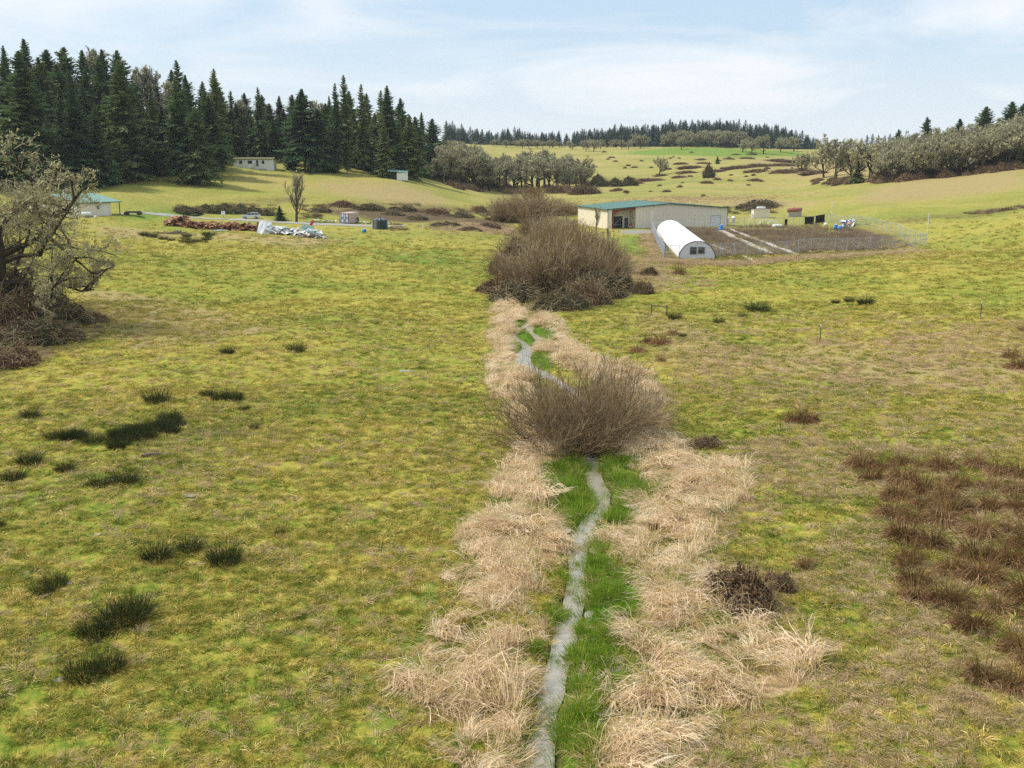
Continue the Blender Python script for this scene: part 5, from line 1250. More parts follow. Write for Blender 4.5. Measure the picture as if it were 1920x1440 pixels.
# trailer
p = at(250, 407); tr_ = thing('utility_trailer', 'low flat trailer with dark wheels parked beside the green-roofed house', 'trailer', p, .15)
link('deck', MB().box(-1.7, 1.7, -.8, .8, .55, .68).box(-1.7, 1.7, -.84, -.8, .68, .95).box(-1.7, 1.7, .8, .84, .68, .95).mesh('deck', [M_WOOD]), tr_)
link('drawbar', MB().bar((1.7, 0, .55), (2.9, 0, .5), .1).mesh('drawbar', [M_DARK]), tr_)
def wheel(parent, x, y, r, w_, tm=M_TYRE, rim=M_DARK):
    t = link('wheel', MB().tube([(x, y-w_/2, r), (x, y+w_/2, r)], r, 18).mesh('wheel', [tm]), parent)
    link('rim', MB().tube([(x, y-w_/2-.01, r), (x, y+w_/2+.01, r)], r*.55, 12).mesh('rim', [rim]), t)
for x in (-1.45, 1.45):
    for y in (-.95, .95): wheel(tr_, x, y, .42, .24)
# ------------------------------------------------------------------ hoop greenhouse
ha = np.array([32.0, 172.6]); hb2 = np.array([36.9, 234.6]); hd_ = (hb2-ha)/np.linalg.norm(hb2-ha); HLn = np.linalg.norm(hb2-ha)
hp = thing('hoop_greenhouse', 'long white plastic hoop greenhouse with a dark framed window in its near end', 'greenhouse', (ha[0], ha[1], gz(*ha)-.05), math.atan2(hd_[1], hd_[0])-math.pi/2)
NA = 28; an = np.linspace(0, math.pi, NA); arc = np.c_[3.1*np.cos(an), 3.0*np.sin(an)**.92]
nseg = 40; V = []; 
for j in range(nseg*2+1):
    yy = HLn*j/(nseg*2); k = 1+(.006 if j % 2 == 0 else -.006)
    V += [(x*k, yy, z*k) for x, z in arc]
i = (np.arange(nseg*2)[:, None]*NA+np.arange(NA-1)).ravel()
link('plastic_cover', MB().add(V, np.stack([i, i+NA, i+NA+1, i+1], -1)).mesh('plastic_cover', [M_FILM], True), hp)
for nm, yy in (('end_wall', .02), ('end_wall', HLn-.05)):
    V = [(0, yy, .0)]+[(x*.99, yy, z*.99) for x, z in arc]
    link(nm, MB().add(V, T=[(0, k+1, k+2) for k in range(NA-1)]).mesh(nm, [M_WHITE]), hp)
link('end_hoop', MB().tube([(x*1.01, -.02, z*1.01) for x, z in arc], .075, 6).mesh('end_hoop', [M_DARK]), hp)
for x0, x1, z0, z1 in ((-1.32, -.04, .72, 2.1), (.06, 1.32, .82, 2.1)):
    wf = link('window', MB().box(x0, x1, -.06, 0, z0, z0+.1).box(x0, x1, -.06, 0, z1-.1, z1).box(x0, x0+.1, -.06, 0, z0+.1, z1-.1).box(x1-.1, x1, -.06, 0, z0+.1, z1-.1).box(x0+.1, x1-.1, -.05, 0, (z0+z1)/2+.22, (z0+z1)/2+.28).mesh('window', [M_GALV]), hp)
    link('pane', MB().box(x0+.08, x1-.08, -.03, .005, z0+.08, z1-.08).mesh('pane', [M_GLASS]), wf)
link('vent', MB().tube([(0, -.04, 2.62), (0, 0, 2.62)], .09, 10).mesh('vent', [M_DARK]), hp)
# ------------------------------------------------------------------ chain-link fences round the garden
def chain_fence(A, B, h, label, sp=3.0, dens=.30, wire=.013):
    A = np.array(A[:2]); B = np.array(B[:2]); L_ = np.linalg.norm(B-A); e = (B-A)/L_; n = max(2, int(round(L_/sp)))
    f = thing('chain_link_fence', label, 'fence', (A[0], A[1], 0), 0, 'fences round the garden plot')
    s = np.linspace(0, L_, n+1); z = ground_z(A[0]+e[0]*s, A[1]+e[1]*s)
    pm = MB().tube([(0, 0, -.3), (0, 0, h)], .05, 6).mesh('post', [M_GALV])
    for k in range(n+1): link('post', pm, f, (e[0]*s[k], e[1]*s[k], z[k]))
    link('top_rail', MB().tube(np.c_[e[0]*s, e[1]*s, z+h], .035, 5).mesh('top_rail', [M_GALV]), f)
    u = np.arange(-h, L_, dens); P = []
    for dr in (1, -1):
        a0 = np.clip(u, 0, L_); a1 = np.clip(u+h, 0, L_); z0 = (a0-u); z1 = (a1-u)
        if dr < 0: z0, z1 = h-z0, h-z1
        g0 = np.interp(a0, s, z); g1 = np.interp(a1, s, z)
        P.append(np.stack([np.c_[e[0]*a0, e[1]*a0, g0+z0], np.c_[e[0]*a1, e[1]*a1, g1+z1]], 1))
    P = np.vstack(P); nn = np.array([-e[1], e[0], 0]); V, Q = tubes(P, np.full((len(P), 2), wire*.5), 3)
    o = link('chain_mesh', MB().add(V, Q).mesh('chain_mesh', [M_GALV]), f); o['kind'] = 'stuff'
    return f
FN = [(26.3, 172.), (82.6, 200.), (84.8, 268.), (34.0, 246.)]
chain_fence(FN[0], FN[1], 2.3, 'near chain-link fence running from the hoop house window to the right corner pole')
chain_fence(FN[0], FN[3], 2.3, 'left chain-link fence running along the hoop house towards the warehouse', wire=.028)
chain_fence(FN[3], FN[2], 2.2, 'back chain-link fence between the warehouse wall and the garden')
chain_fence(FN[1], FN[2], 2.3, 'right chain-link fence climbing back from the right corner pole')
for (x, y), h, lb in ((FN[3], 4.2, 'thin white pole at the warehouse corner of the garden fence'), (FN[2], 5.3, 'tall white pole at the back right corner of the garden fence'), (FN[1], 6.2, 'tall leaning white pole at the near right corner of the garden fence')):
    tag(link('fence_pole', MB().tube([(0, 0, -.4), (.1, 0, h)], [.06, .05], 8).tube([(.1, 0, h), (.1, 0, h+.18)], .11, 8).mesh('fence_pole', [M_WHITE]), None, (x+.15, y+.15, gz(x, y))), lb, 'pole', 'poles at the garden fence corners')
# garden paths
def strip(name, line, w_, mat, dz=.03, n=60):
    l = catmull(line, 8) if len(line) > 2 else np.array(line)[0]+np.linspace(0, 1, n)[:, None]*(np.array(line)[1]-np.array(line)[0])
    T = norm(np.gradient(l, axis=0)); Nm = np.c_[T[:, 1], -T[:, 0]]; V = []
    for k in (-1, -.33, .33, 1):
        q = l+Nm*(w_*.5*k)*(1+.3*(vnoise(l[:, :1]*1.3+k*5, l[:, 1:]*1.3, 3)-.5)*2); V.append(np.c_[q, ground_z(q[:, 0], q[:, 1])+dz+.05*(1-k*k)])
    V = np.stack(V, 1).reshape(-1, 3); i = (np.arange(len(l)-1)[:, None]*4+np.arange(3)).ravel()
    return link(name, MB().add(V, np.stack([i, i+1, i+5, i+4], -1)).mesh(name, [mat], True), kind='structure')
strip('garden_path', path1, 1.5, M_PALEWOOD); strip('garden_path', path2, 1.1, M_PALEWOOD)
strip('garden_path', np.array([hit(1310, 452), hit(1420, 490)]), .8, M_PALEWOOD)
gm_, nt_ = new_mat('gravel'); g_n = N(nt_, 'ShaderNodeNewGeometry'); finish(nt_, ramp(nt_, noise(nt_, g_n.outputs['Position'], 3., 5, .7), [(.3, (.26, .25, .23)), (.7, (.40, .385, .36))]), .9)
strip('gravel_drive', ROAD, 3.6, gm_, dz=.06)
# black cloth on the back fence
fe = np.array(FN[2])-np.array(FN[3]); fL = np.linalg.norm(fe); fe = fe/fL
def cloth(px0, px1, h, label, sag=.2):
    def par(p):
        u = (p-960)/FPX*1.0; a = np.linspace(0, fL, 400); q = np.array([px_of(FN[3][0]+fe[0]*t, FN[3][1]+fe[1]*t, 1.2)[0] for t in a]); return np.interp(p, q, a)
    s0, s1 = par(px0), par(px1); n = 24; s = np.linspace(s0, s1, n); V = []
    for j, zz in enumerate(np.linspace(1, 0, 7)):
        for k in range(n):
            x = FN[3][0]+fe[0]*s[k]; y = FN[3][1]+fe[1]*s[k]; w_ = .18*math.sin(k*1.3+j*.5)+.1*math.sin(k*2.9)
            top = h-sag*abs(math.sin(k*.7)); low = .25*abs(math.sin(k*1.1))
            V.append((x-.2+fe[1]*w_, y-.25-abs(fe[0]*w_), gz(x, y)+low+(top-low)*zz))
    i = (np.arange(6)[:, None]*n+np.arange(n-1)).ravel(); Q = np.stack([i, i+1, i+n+1, i+n], -1)
    Vv = np.array(V); o = tag(link('shade_cloth', MB().add(Vv, Q).add(Vv+np.array([0, .04, 0]), Q[:, ::-1]).mesh('shade_cloth', [M_BLACK])), label, 'cloth', 'black cloths on the back fence')
cloth(1509, 1527, 2.3, 'black shade cloth hung on the back fence, left piece beside the faded red tank'); cloth(1529, 1547, 2.3, 'black shade cloth hung on the back fence, right piece beside the tall pole', .08)
cloth(1472, 1477, 1.9, 'narrow black cloth bundle standing on the back fence left of the faded red tank', .1)
def gpt(px, d): x, y = far_pt(px, d); return Vector((x, y, gz(x, y)))
p = gpt(1431, 284); sh = thing('pump_house', 'low tan block hut behind the garden fence carrying a white tank', 'hut', p, .05)
link('walls', MB().box(-2.3, 2.3, -1.2, 1.2, -.2, 2.2).mesh('walls', [M_CREAM]), sh); link('roof', MB().box(-2.4, 2.4, -1.3, 1.3, 2.2, 2.32).mesh('roof', [M_PALEWOOD]), sh)
link('side_box', MB().box(-2.9, -2.3, -.9, -.3, .4, 1.1).mesh('side_box', [M_WHITE]), sh)
htank('propane_tank', 'small white tank lying on top of the tan block hut', 'tank', p+Vector((0, -.2, 2.32)), .05, 2.5, .32, M_WHITE, legs=.1)
p = gpt(1495, 284); t = htank('fuel_tank', 'faded red cylindrical tank raised on a grey stand behind the back fence', 'tank', p+Vector((0, 0, 1.1)), .08, 4.3, .62, M_PINKTANK, legs=.1)
t.rotation_euler = (0, -.05, .08)
link('platform', MB().box(-1.9, 1.9, -.6, .6, -1.3, .0).mesh('platform', [M_STONE]), t)
def arch(px, d, w_, h, label, tilt=0., rz=0., n=3, dep=1.2):
    t = thing('garden_hoops', label, 'frame', gpt(px, d), rz, 'white plastic hoops in the garden'); a = np.linspace(0, math.pi, 14)
    for k in range(n): link('hoop', MB().tube([(w_/2*math.cos(q), k*dep+tilt*math.sin(q), h*math.sin(q)) for q in a], .05, 6).mesh('hoop', [M_WHITE]), t)
arch(1417, 262, 2.3, 2.2, 'tall narrow white plastic hoop in the garden below the tan hut', n=1)
arch(1446, 258, 4.6, 1.6, 'wide low white plastic hoops in the garden, collapsed over each other', n=2, tilt=.8); arch(1458, 260, 3.0, 1.4, 'small white plastic hoops leaning on the white sacks', n=2, tilt=1.0)
def blob(name, label, cat, loc, r, sc3, mat, seed=0, group=None, rz=0.):
    g_ = np.linspace(0, math.pi, 9); h_ = np.arange(14)*2*math.pi/14; V = []
    for a in g_:
        for b in h_:
            q = 1+.35*(vnoise(np.array([math.cos(b)*2+seed*7+a*2]), np.array([math.sin(b)*2+a]), seed)[0]-.5); V.append((r*sc3[0]*q*math.sin(a)*math.cos(b), r*sc3[1]*q*math.sin(a)*math.sin(b), r*sc3[2]*(math.cos(a)*q+.75)))
    i = (np.arange(8)[:, None]*14+np.arange(14)).ravel(); j = (np.arange(8)[:, None]*14+(np.arange(14)+1) % 14).ravel()
    return tag(link(name, MB().add(V, np.stack([i, i+14, j+14, j], -1)).mesh(name, [mat], True), None, loc, rz), label, cat, group)
for i, (px, d) in enumerate(((1459, 256), (1464, 257), (1470, 257))):
    blob('sack', f'white bulging sack lying by the white hoops, {["left", "middle", "right"][i]} of three', 'sack', gpt(px, d), .55, (1.2, .8, .8), M_WHITE, i, 'white sacks by the hoops')
htank('water_drum', 'white drum lying at the foot of the tall pole at the back right fence corner', 'drum', gpt(1556, 262), 1.0, 1.5, .42, M_WHITE, legs=.02)
def barrel(px, d, m, label, r=.32, h=.95, rz=0, group=None, cat='barrel'):
    t = thing('barrel', label, cat, gpt(px, d), 0, group)
    link('drum_body', MB().tube([(0, 0, 0), (0, 0, .05), (0, 0, h*.33), (0, 0, h*.35), (0, 0, h*.66), (0, 0, h*.68), (0, 0, h)], [r*.9, r, r, r*1.06, r*1.06, r, r*.95], 14).mesh('drum_body', [m], True), t)
    link('lid', MB().tube([(0, 0, h), (0, 0, h+.05)], r*.85, 14).mesh('lid', [M_WHITE if m is not M_WHITE else M_GALV]), t); return t
barrel(1575, 246, M_BLUE, 'blue barrel left of the debris heap inside the right fence', .5, 1.3, group='blue barrels by the debris'); barrel(1583, 242, M_BLUE, 'lower blue barrel in front of the debris heap', .55, 1.0, group='blue barrels by the debris')
barrel(1590, 244, M_GALV, 'grey drum in front of the debris heap', .5, 1.2); barrel(1432, 262, M_YEL, 'small yellow drum among the white hoops', .3, .7); barrel(1358, 246, M_BLUE, 'blue drum by the white roller door of the warehouse', .35, 1.2)
blob('tarp', 'crumpled blue tarp by the white roller door of the warehouse', 'tarp', gpt(1357, 246), .5, (1.3, 1., .5), M_BLUE, 4)
for px, s_ in ((1369.5, 'left'), (1381, 'right')):
    t = thing('tank_end', f'round white tank end seen through the back fence, {s_} of two', 'tank', gpt(px, 268), 0, 'white tank ends behind the back fence')
    link('shell', MB().tube([(0, -.4, 1.3), (0, -.3, 1.3), (0, 1.4, 1.3)], [.2, .42, .42], 14).mesh('shell', [M_WHITE], True), t); link('stand', MB().box(-.3, .3, 0, 1.2, -.1, .95).mesh('stand', [M_GALV]), t)
# ------------------------------------------------------------------ scrap heaps
def sheet_mesh(seed, w_, h_, mat, bend=.5, curl=.3):
    rg = np.random.RandomState(seed); nx, ny = 7, 4; g, h = np.meshgrid(np.linspace(-w_/2, w_/2, nx), np.linspace(-h_/2, h_/2, ny)); g = g+rg.normal(size=g.shape)*.08; h = h+rg.normal(size=h.shape)*.08
    k = rg.uniform(1, 2.5); z = bend*w_*.25*np.sin(g/w_*math.pi*k+rg.rand()*6)*.6+curl*(h/h_)**2*rg.choice([-1, 1])*h_+rg.normal(size=g.shape)*.05
    V = np.stack([g, h, z], -1).reshape(-1, 3); i = (np.arange(ny-1)[:, None]*nx+np.arange(nx-1)).ravel(); Q = np.stack([i, i+1, i+nx+1, i+nx], -1)
    return MB().add(V, Q).add(V+np.array([0, 0, -.05]), Q[:, ::-1]).mesh('scrap_sheet', [mat])
def heap(x0, x1, profile, n, mats, namelab, group, seed, flat=.35, size=(1.6, .8)):
    """pieces piled between two pixels along a line on the ground"""
    made = {}; rg = np.random.RandomState(seed); ms = [[sheet_mesh(seed*10+j*3+k, size[0]*rg.uniform(.7, 1.4), size[1]*rg.uniform(.7, 1.3), m) for k in range(3)] for j, m in enumerate(mats)]
    for i in range(n):
        t = rg.rand(); p = x0+(x1-x0)*t; by, hh, dp = [np.interp(p, profile[:, 0], profile[:, c]) for c in (1, 2, 3)]
        x, y = hit(p, by); off = rg.rand(); y2 = y+off*dp; zf = hh*math.sin(math.pi*min(1, off+.12))*rg.rand()**.55
        j = rg.randint(len(mats)); me = ms[j][rg.randint(3)]
        o = link('scrap_sheet', me, None, (x*(y2/y), y2, gz(x*(y2/y), y2)+.12+zf*.9)); o.rotation_euler = (rg.normal()*flat+.25, rg.normal()*flat, rg.normal()*.7)
        nm, = [namelab[j]]; pos = ['left end', 'left part', 'middle', 'right part', 'right end'][min(4, int(t*5))]; lev = 'upper' if zf > hh*.45 else 'lower'
        tag(o, 'x', 'scrap metal', group); made.setdefault((nm, lev), []).append(o)
    for (nm, lev), os_ in made.items(): label_by_order(os_, nm+' in the '+lev+' layer of its heap, {} from the left')
pr = np.array([(312,424,.7,2),(325,425,2.5,4),(345,427,2.3,4),(365,428,1.5,3),(385,430,1.7,3.5),(420,431,1.5,3.5),(450,433,1.5,3.5),(475,434,1.5,3),(490,435,1.1,2.5)], float)
heap(314, 488, pr, 190, [M_RUST, M_RUST, M_RUST2], ['rusty brown metal sheet', 'dark rusted metal sheet', 'orange rusty metal sheet'], 'rusty sheets of the left scrap heap', 5, size=(2.0, 1.0))
pr2 = np.array([(486,436,1.0,3),(505,438,1.8,5),(530,440,1.7,6),(560,443,1.3,6),(590,445,1.1,5),(612,446,.4,2)], float)
M_GS = painted('grey_green_sheet', (.14, .25, .22), .5, (.4, .4, .38), .5); M_GRY = painted('grey_sheet', (.42, .45, .46), .45, (.15, .15, .14), .5)
heap(488, 600, pr2, 130, [M_WHITE, M_GRY, M_GS, M_WHITE], ['white metal sheet', 'grey metal sheet', 'green metal sheet', 'bent white sheet'], 'white and green sheets of the right scrap heap', 6, size=(1.7, .75))
pr3 = np.array([(560,447,.5,2),(585,448,.8,2.5),(612,449,.4,2)], float)
heap(562, 612, pr3, 40, [M_PALEWOOD, M_WOOD, M_WHITE], ['pale broken board', 'brown broken board', 'white broken board'], 'broken boards at the foot of the scrap heap', 7, size=(1.3, .3))
x, y = hit(497, 437); o = tag(link('scrap_sheet', sheet_mesh(77, 2.6, 3.4, M_WHITE, .15, .05), None, (x, y, gz(x, y)+1.2), .3), 'largest white panel leaning at the left end of the white scrap heap', 'scrap metal'); o.rotation_euler = (.9, .25, .3)
x, y = hit(585, 436); o = tag(link('scrap_sheet', sheet_mesh(78, .6, 1.2, M_RED, .3, .1), None, (x, y, gz(x, y)+2.0)), 'red upright panel on top of the white scrap heap', 'scrap metal'); o.rotation_euler = (1.1, .5, .2)
x, y = hit(577, 440); o = tag(link('scrap_sheet', sheet_mesh(79, 2.6, 1.6, M_GS, .2, .1), None, (x, y, gz(x, y)+1.4)), 'grey-green panel beside the red one on the scrap heap', 'scrap metal'); o.rotation_euler = (.7, .1, .1)
x, y = hit(412, 433); o = tag(link('scrap_sheet', sheet_mesh(80, 4.0, .5, M_GRY, .1, .1), None, (x, y, gz(x, y)+.25)), 'long pale strip lying along the foot of the rusty heap', 'scrap metal')
# heap of dark branches
x, y = hit(325, 439); rg = np.random.RandomState(4); n = 60; p0 = np.c_[rg.normal(size=n)*1.1, rg.normal(size=n)*.4, rg.rand(n)*.35]; p1 = p0+rg.normal(size=(n, 3))*np.array([1.3, .5, .25]); p1[:, 2] = np.abs(p1[:, 2])
V, Q = tubes(np.stack([p0, p1], 1), np.full((n, 2), .06), 4); tag(link('branch_pile', MB().add(V, Q).mesh('branch_pile', [M_WOOD]), None, (x, y, gz(x, y)), kind='stuff'), 'low heap of dark branches on the grass in front of the rusty scrap', 'branches')
x, y = hit(283, 858); tag(link('log', MB().tube([(-.5, 0, .1), (0, .1, .12), (.6, .12, .08)], [.09, .1, .06], 7).mesh('log', [M_WOOD]), None, (x, y, gz(x, y)), .3), 'short grey log lying in the pasture below the rush bed', 'log')
# ------------------------------------------------------------------ car
p = at(465, 416); x, y = far_pt(465, p.y+6); car = thing('station_wagon', 'silver-white station wagon parked behind the scrap heap', 'car', (x, y, gz(x, y)), .05)
prof = [(-2.25, .35), (-2.3, .62), (-2.2, .82), (-1.15, .95), (1.9, 1.0), (2.2, .95), (2.28, .6), (2.2, .33)]
def extr(prof, w0, w1=None, m=0):
    w1 = w1 or w0; n = len(prof); V = [(a, -w0/2, b) for a, b in prof]+[(a, w1/2, b) for a, b in prof]
    mb = MB(); mb.add(V, [(i, (i+1) % n, (i+1) % n+n, i+n) for i in range(n)], [(0, i+1, i) for i in range(1, n-1)]+[(n, n+i, n+i+1) for i in range(1, n-1)], m); return mb
link('body', extr(prof, 1.72).mesh('body', [M_CARWHITE]), car)
link('roof', extr([(-.35, 1.40), (1.75, 1.40), (1.7, 1.47), (-.25, 1.47)], 1.42).mesh('roof', [M_CARWHITE]), car)
cb = [(-1.12, .96), (-.35, 1.41), (1.75, 1.41), (2.1, .99)]
link('window', extr(cb, 1.46).mesh('window', [M_GLASS]), car)
mb = MB()
for s_ in (-.74, .74):
    for a, b in (((-1.12, .96), (-.35, 1.42)), ((.2, .98), (.25, 1.42)), ((1.15, .98), (1.1, 1.42)), ((2.1, .99), (1.75, 1.42))): mb.bar((a[0], s_, a[1]), (b[0], s_, b[1]), .07, .1)
link('pillar', mb.mesh('pillar', [M_CARWHITE]), car)
for x in (-1.4, 1.35):
    for y in (-.78, .78): wheel(car, x, y, .32, .2, rim=M_GALV)
for y in (-.6, .6): link('headlight', MB().box(-2.33, -2.2, y-.15, y+.15, .62, .76).mesh('headlight', [M_GLASS]), car)
p = at(419, 409); pd = thing('utility_box', 'white utility box on a post left of the car', 'utility box', p); link('box', MB().box(-.45, .45, -.25, .25, .8, 1.75).mesh('box', [M_WHITE]), pd); link('post', MB().box(-.12, .12, -.1, .1, -.2, .8).mesh('post', [M_GALV]), pd)
# ------------------------------------------------------------------ container and what lies beside it
x, y = hit(654, 421); ct = thing('shipping_container', 'old blue-white shipping container with closed doors on the far side of the drive', 'container', (x, y, gz(x, y)), R(-16))
mb = MB(); mb.box(-2.44, 0, .06, 6.0, .15, 2.55)
for k in range(20): mb.box(-.0, .04, .3+k*.29, .3+k*.29+.14, .3, 2.4)
link('body', mb.mesh('body', [M_CONTR, M_CONT]), ct); link('roof', MB().box(-2.46, .02, .0, 6.05, 2.55, 2.64).mesh('roof', [M_CONTR]), ct)
for i, x0 in enumerate((-2.38, -1.2)):
    d_ = link('door', MB().box(x0, x0+1.14, -.02, .05, .2, 2.5).mesh('door', [M_CONT]), ct)
    link('lock_rod', MB().tube([(x0+.35, -.05, .2), (x0+.35, -.05, 2.5)], .03, 6).mesh('lock_rod', [M_RUST]), d_)
    for (a, b, c_, e_) in ((.5, 1.05, 1.75, 2.3), (.08, .28, 1.2, 2.2), (.45, 1.0, .5, 1.1)): link('pale_patch', MB().box(x0+a, x0+b, -.03, -.02, c_, e_).mesh('pale_patch', [M_WHITE]), d_)
link('corner_post', MB().box(-2.46, -2.36, -.03, .1, .1, 2.6).mesh('corner_post', [M_RUST]), ct); link('corner_post', MB().box(-.08, .03, -.03, .1, .1, 2.6).mesh('corner_post', [M_RUST]), ct)
def tyre(px, by, label, r=.5, up=True):
    p = at(px, by); q = np.arange(17)*2*math.pi/16
    P = [(r*.75*math.cos(a), 0, r+r*.75*math.sin(a)) for a in q] if up else [(r*.75*math.cos(a), r*.75*math.sin(a), r*.25) for a in q]
    tag(link('tyre', MB().tube(P, r*.25, 8, cap=False).mesh('tyre', [M_TYRE], True), None, p, .4), label, 'tyre', 'tyres beside the container')
tyre(668, 418, 'big black tyre standing against the container', .75); tyre(692, 419, 'black tyre lying between the container and the tank', .6, False); tyre(731, 420, 'black tyre lying right of the dark tank', .55, False)
barrel(679, 225, M_BLUE, 'blue barrel lying low between container and tank', .45, .8)
for i, (px, by, mt, lb) in enumerate(((673,418,M_WHITE,'white crumpled sheet between container and tank'),(686,420,M_WHITE,'flat white board left of the dark tank'),(728,421,M_WHITE,'white scrap right of the dark tank'),(594,416,M_WHITE,'white scrap on the bare ground left of the container'),(612,417,M_GRY,'grey scrap sheet left of the container'),(624,417,M_WHITE,'white scrap sheet nearest the left side of the container'),(730,430,M_PALEWOOD,'pale board lying at the foot of the dark tank'))):
    p = at(px, by); o = tag(link('scrap_sheet', sheet_mesh(200+i, 2.0, .9, mt, .4, .2), None, p+Vector((0, 0, .35)), rnd.uniform(-.5, .5)), lb, 'scrap', 'loose scrap by the container')
x, y = hit(711, 431); wt = thing('water_tank', 'dark green ribbed water tank with a domed top standing in the field', 'water tank', (x, y+1.8, gz(x, y+1.8)))
P = [(0, 0, -.1)]; r_ = [1.75]
for k in range(8): P += [(0, 0, .1+k*.24), (0, 0, .22+k*.24)]; r_ += [1.80, 1.72]
P += [(0, 0, 2.05), (0, 0, 2.3), (0, 0, 2.52)]; r_ += [1.75, 1.2, .45]
link('shell', MB().tube(P, r_, 32).mesh('shell', [M_TANK]), wt); link('lid', MB().tube([(0, 0, 2.5), (0, 0, 2.66)], .42, 16).mesh('lid', [M_TANK]), wt)
for k in range(8):
    a = k*math.pi/4; link('roof_rib', MB().bar((1.7*math.cos(a), 1.7*math.sin(a), 2.10), (.5*math.cos(a), .5*math.sin(a), 2.52), .12, .08).mesh('roof_rib', [M_GALV]), wt)
p = at(793, 431); t = thing('standpipe', 'short white standpipe in the verge right of the dark tank', 'pipe', p); link('pipe', MB().tube([(0, 0, -.1), (0, 0, .8)], .09, 8).mesh('pipe', [M_WHITE]), t); link('cap', MB().box(-.2, .2, -.12, .12, .8, 1.0).mesh('cap', [M_WHITE]), t)
# ------------------------------------------------------------------ mobile home and shed
x0, y0 = hit(438, 317); x1, y1 = hit(513, 316); y0 = y1 = (y0+y1)/2; x0 = ray(438, 316)[0]/ray(438, 316)[1]*y0; x1 = ray(513, 316)[0]/ray(513, 316)[1]*y1
zb = min(gz(x0, y0), gz(x1, y1), gz((x0+x1)/2, y0)); Lm = x1-x0
mh = thing('mobile_home', 'white mobile home with mossy flat roof at the top of the meadow', 'mobile home', (x0, y0+.5, zb)); zt = pt(475, 299, y0)[2]-zb
def wm(px): return (px-438)/75*Lm
link('wall', MB().box(0, Lm, 0, 4.2, -.5, zt).mesh('wall', [M_WHITE]), mh); link('roof', MB().box(-.3, Lm+.3, -.35, 4.5, zt, zt+.22).poly([(-.2, -.3, zt+.22), (Lm+.2, -.3, zt+.22), (Lm+.2, 2.1, zt+.7), (-.2, 2.1, zt+.7)], .02, (0, 0, 1)).poly([(-.2, 2.1, zt+.7), (Lm+.2, 2.1, zt+.7), (Lm+.2, 4.4, zt+.22), (-.2, 4.4, zt+.22)], .02, (0, 0, 1)).mesh('roof', [M_MOSSROOF]), mh)
for a, b in ((449, 454), (465, 473), (491, 495.5)):
    wi = link('window', MB().box(wm(a)-.08, wm(b)+.08, -.06, 0, zt-1.5, zt-.35).mesh('window', [M_GALV]), mh); link('pane', MB().box(wm(a), wm(b), -.08, -.055, zt-1.4, zt-.45).mesh('pane', [M_GLASS]), wi)
link('door', MB().box(wm(480), wm(484.5), -.05, 0, zt-2.3, zt-.3).mesh('door', [M_GREYDOOR]), mh)
link('stair_ramp', MB().bar((wm(468), -.9, .3), (wm(481), -.5, zt-.9), .9, .12).bar((wm(468), -1.4, .9), (wm(481), -1., zt-.3), .06, .1).mesh('stair_ramp', [M_WHITE]), mh)
link('skirting', MB().box(wm(466), wm(498), -.7, -.1, -.4, .45).mesh('skirting', [M_WOOD]), mh)
x0, y0 = hit(744, 337); sd = thing('field_shed', 'small white shed with an open lean-to under a green roof on the hill', 'shed', (x0, y0+.3, gz(x0, y0)-.1)); k_ = FPX/y0; bw = 19/k_; hh_ = 14/k_; lw = 16/k_
link('wall', MB().box(0, bw, 0, 2.6, 0, hh_).mesh('wall', [M_WHITE]), sd)
link('roof', MB().add([(-lw-.2, -.3, hh_+.55), (bw+.2, -.3, hh_-.02), (bw+.2, 3.0, hh_+.5), (-lw-.2, 3.0, hh_+1.1), (-lw-.2, -.3, hh_+.67), (bw+.2, -.3, hh_+.1), (bw+.2, 3., hh_+.62), (-lw-.2, 3., hh_+1.22)], [(3, 2, 1, 0), (4, 5, 6, 7), (0, 1, 5, 4), (1, 2, 6, 5), (2, 3, 7, 6), (3, 0, 4, 7)]).mesh('roof', [M_GREENROOF]), sd)
for xx, yy in ((-lw, -.1), (-lw, 2.7), (-lw*.5, 2.7)): link('post', MB().box(xx-.06, xx+.06, yy-.06, yy+.06, -.6, hh_+.6+(.5 if yy > 1 else 0)).mesh('post', [M_DARK]), sd)
link('back_panel', MB().box(-lw, 0, 2.75, 2.82, -.4, hh_+.5).mesh('back_panel', [M_DARK]), sd)
# ------------------------------------------------------------------ small posts and frames
def hframe(pa, pb, by, h, label, m=M_WOOD, rails=(.92,)):
    a = at(pa, by); b = at(pb, by+1); t = thing('wooden_frame', label, 'fence frame', a); d = b-a
    for q in (Vector((0, 0, 0)), d): link('post', MB().box(q.x-.06, q.x+.06, q.y-.06, q.y+.06, q.z-.3, q.z+h*1.06).mesh('post', [m]), t)
    for r in rails: link('rail', MB().bar((0, 0, h*r), (d.x, d.y, d.z+h*r), .08, .1).mesh('rail', [m]), t)
hframe(1221, 1250, 591, 1.05, 'weathered wooden frame of two posts and a rail standing in the pasture')
hframe(1603, 1623, 417, .8, 'low wooden rail behind the debris heap at the garden'); hframe(1150, 1160, 436, .6, 'low wooden rail by the warehouse yard')
for px, by, h, lb in ((1537, 644, 1.7, 'thin green metal post with a pale top in the right pasture'), (1838, 596, 1.7, 'thin metal post with a white top in the far right pasture')):
    p = at(px, by); t = thing('metal_post', lb, 'post', p, 0, 'thin metal posts in the right pasture'); link('stake', MB().box(-.03, .03, -.03, .03, -.2, h*.85).mesh('stake', [M_GREENTRIM]), t); link('tip', MB().box(-.03, .03, -.03, .03, h*.85, h).mesh('tip', [M_WHITE]), t)
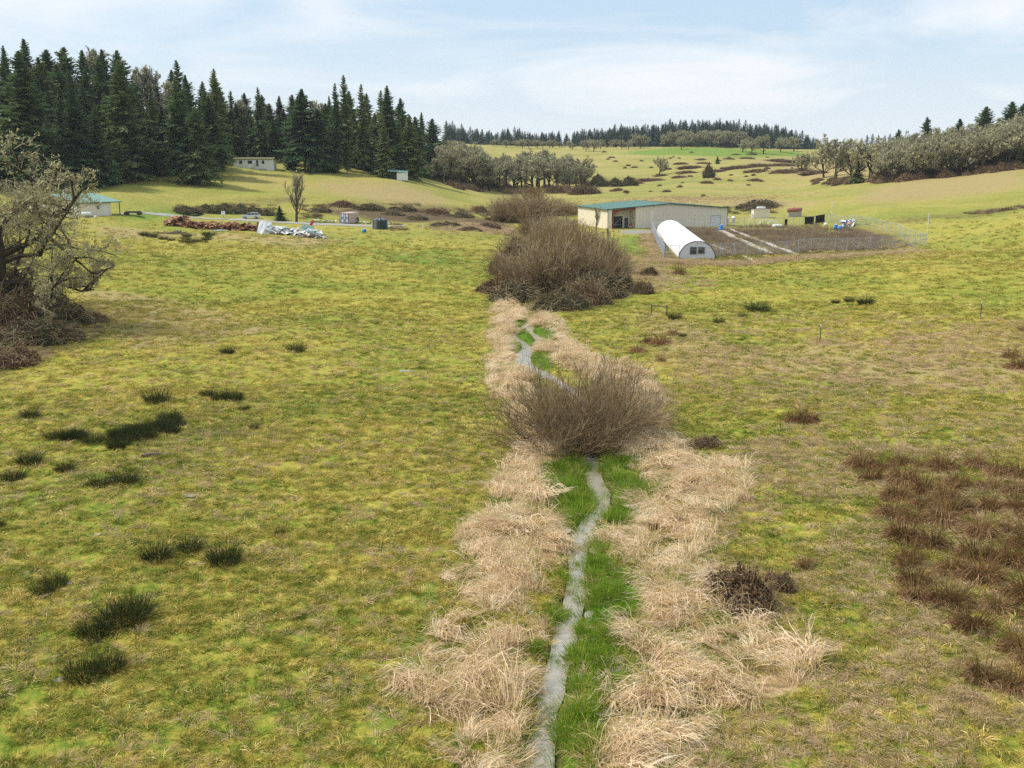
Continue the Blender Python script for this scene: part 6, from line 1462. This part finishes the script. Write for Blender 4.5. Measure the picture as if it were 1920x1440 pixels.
for i, (px, by, r) in enumerate(((1112, 824, .28), (1122, 826, .24), (1117, 816, .3), (1127, 818, .2), (1108, 815, .2))):
    blob('rock', 'pale rock ' + ['nearest the water', 'at the right of the group', 'largest, in the middle of the group', 'smallest at the back right of the group', 'at the back left of the group'][i] + ' under the stream willow', 'rock', at(px, by)+Vector((0, 0, .05)), r, (1.1, .9, .7), M_ROCKW, i+10, 'pale rocks under the stream willow')
# debris heap inside the right fence
rg = np.random.RandomState(15); dbl = {}; dbo = {}
for i in range(26):
    p = gpt(rg.uniform(1586, 1611), rg.uniform(243, 249)); mt = [M_WHITE, M_WHITE, M_RUST2, M_GRY, M_BLUE][rg.randint(5)]; nm = {M_WHITE: 'white', M_RUST2: 'orange', M_GRY: 'grey', M_BLUE: 'blue'}[mt]
    dbl.setdefault(nm, []).append(1); o = tag(link('debris_sheet', sheet_mesh(300+i, 1.4, .8, mt, .6, .3), None, p+Vector((0, 0, .2+1.3*rg.rand()))), nm, 'debris', 'sheets of the debris heap by the right fence'); o.rotation_euler = tuple(rg.normal(size=3)*.6); dbo.setdefault(nm, []).append(o)
for nm, os_ in dbo.items(): label_by_order(os_, nm+' crumpled sheet in the debris heap by the right fence, {} from the left')
t = thing('yard_chair', 'white and red seat standing in the open bay of the warehouse', 'chair', wl(6.5, .9)); link('seat', MB().box(-.3, .3, -.25, .25, .4, .5).mesh('seat', [M_WHITE]), t); link('backrest', MB().box(-.3, .3, .22, .28, .5, 1.1).mesh('backrest', [M_RED]), t)
for x in (-.25, .25):
    for y in (-.2, .2): link('leg', MB().box(x-.03, x+.03, y-.03, y+.03, -.05, .4).mesh('leg', [M_GALV]), t)

# ------------------------------------------------------------------ the air between the camera and the far hills
m, nt = new_mat('haze'); out_ = N(nt, 'ShaderNodeOutputMaterial'); pv = N(nt, 'ShaderNodeVolumePrincipled')
pv.inputs['Color'].default_value = (.82, .90, 1, 1); pv.inputs['Density'].default_value = .00008; pv.inputs['Anisotropy'].default_value = .2
nt.links.new(pv.outputs[0], out_.inputs['Volume'])
link('haze', MB().box(-1760, 1760, -1760, 1760, -14, 92).mesh('haze', [m]), kind='stuff')
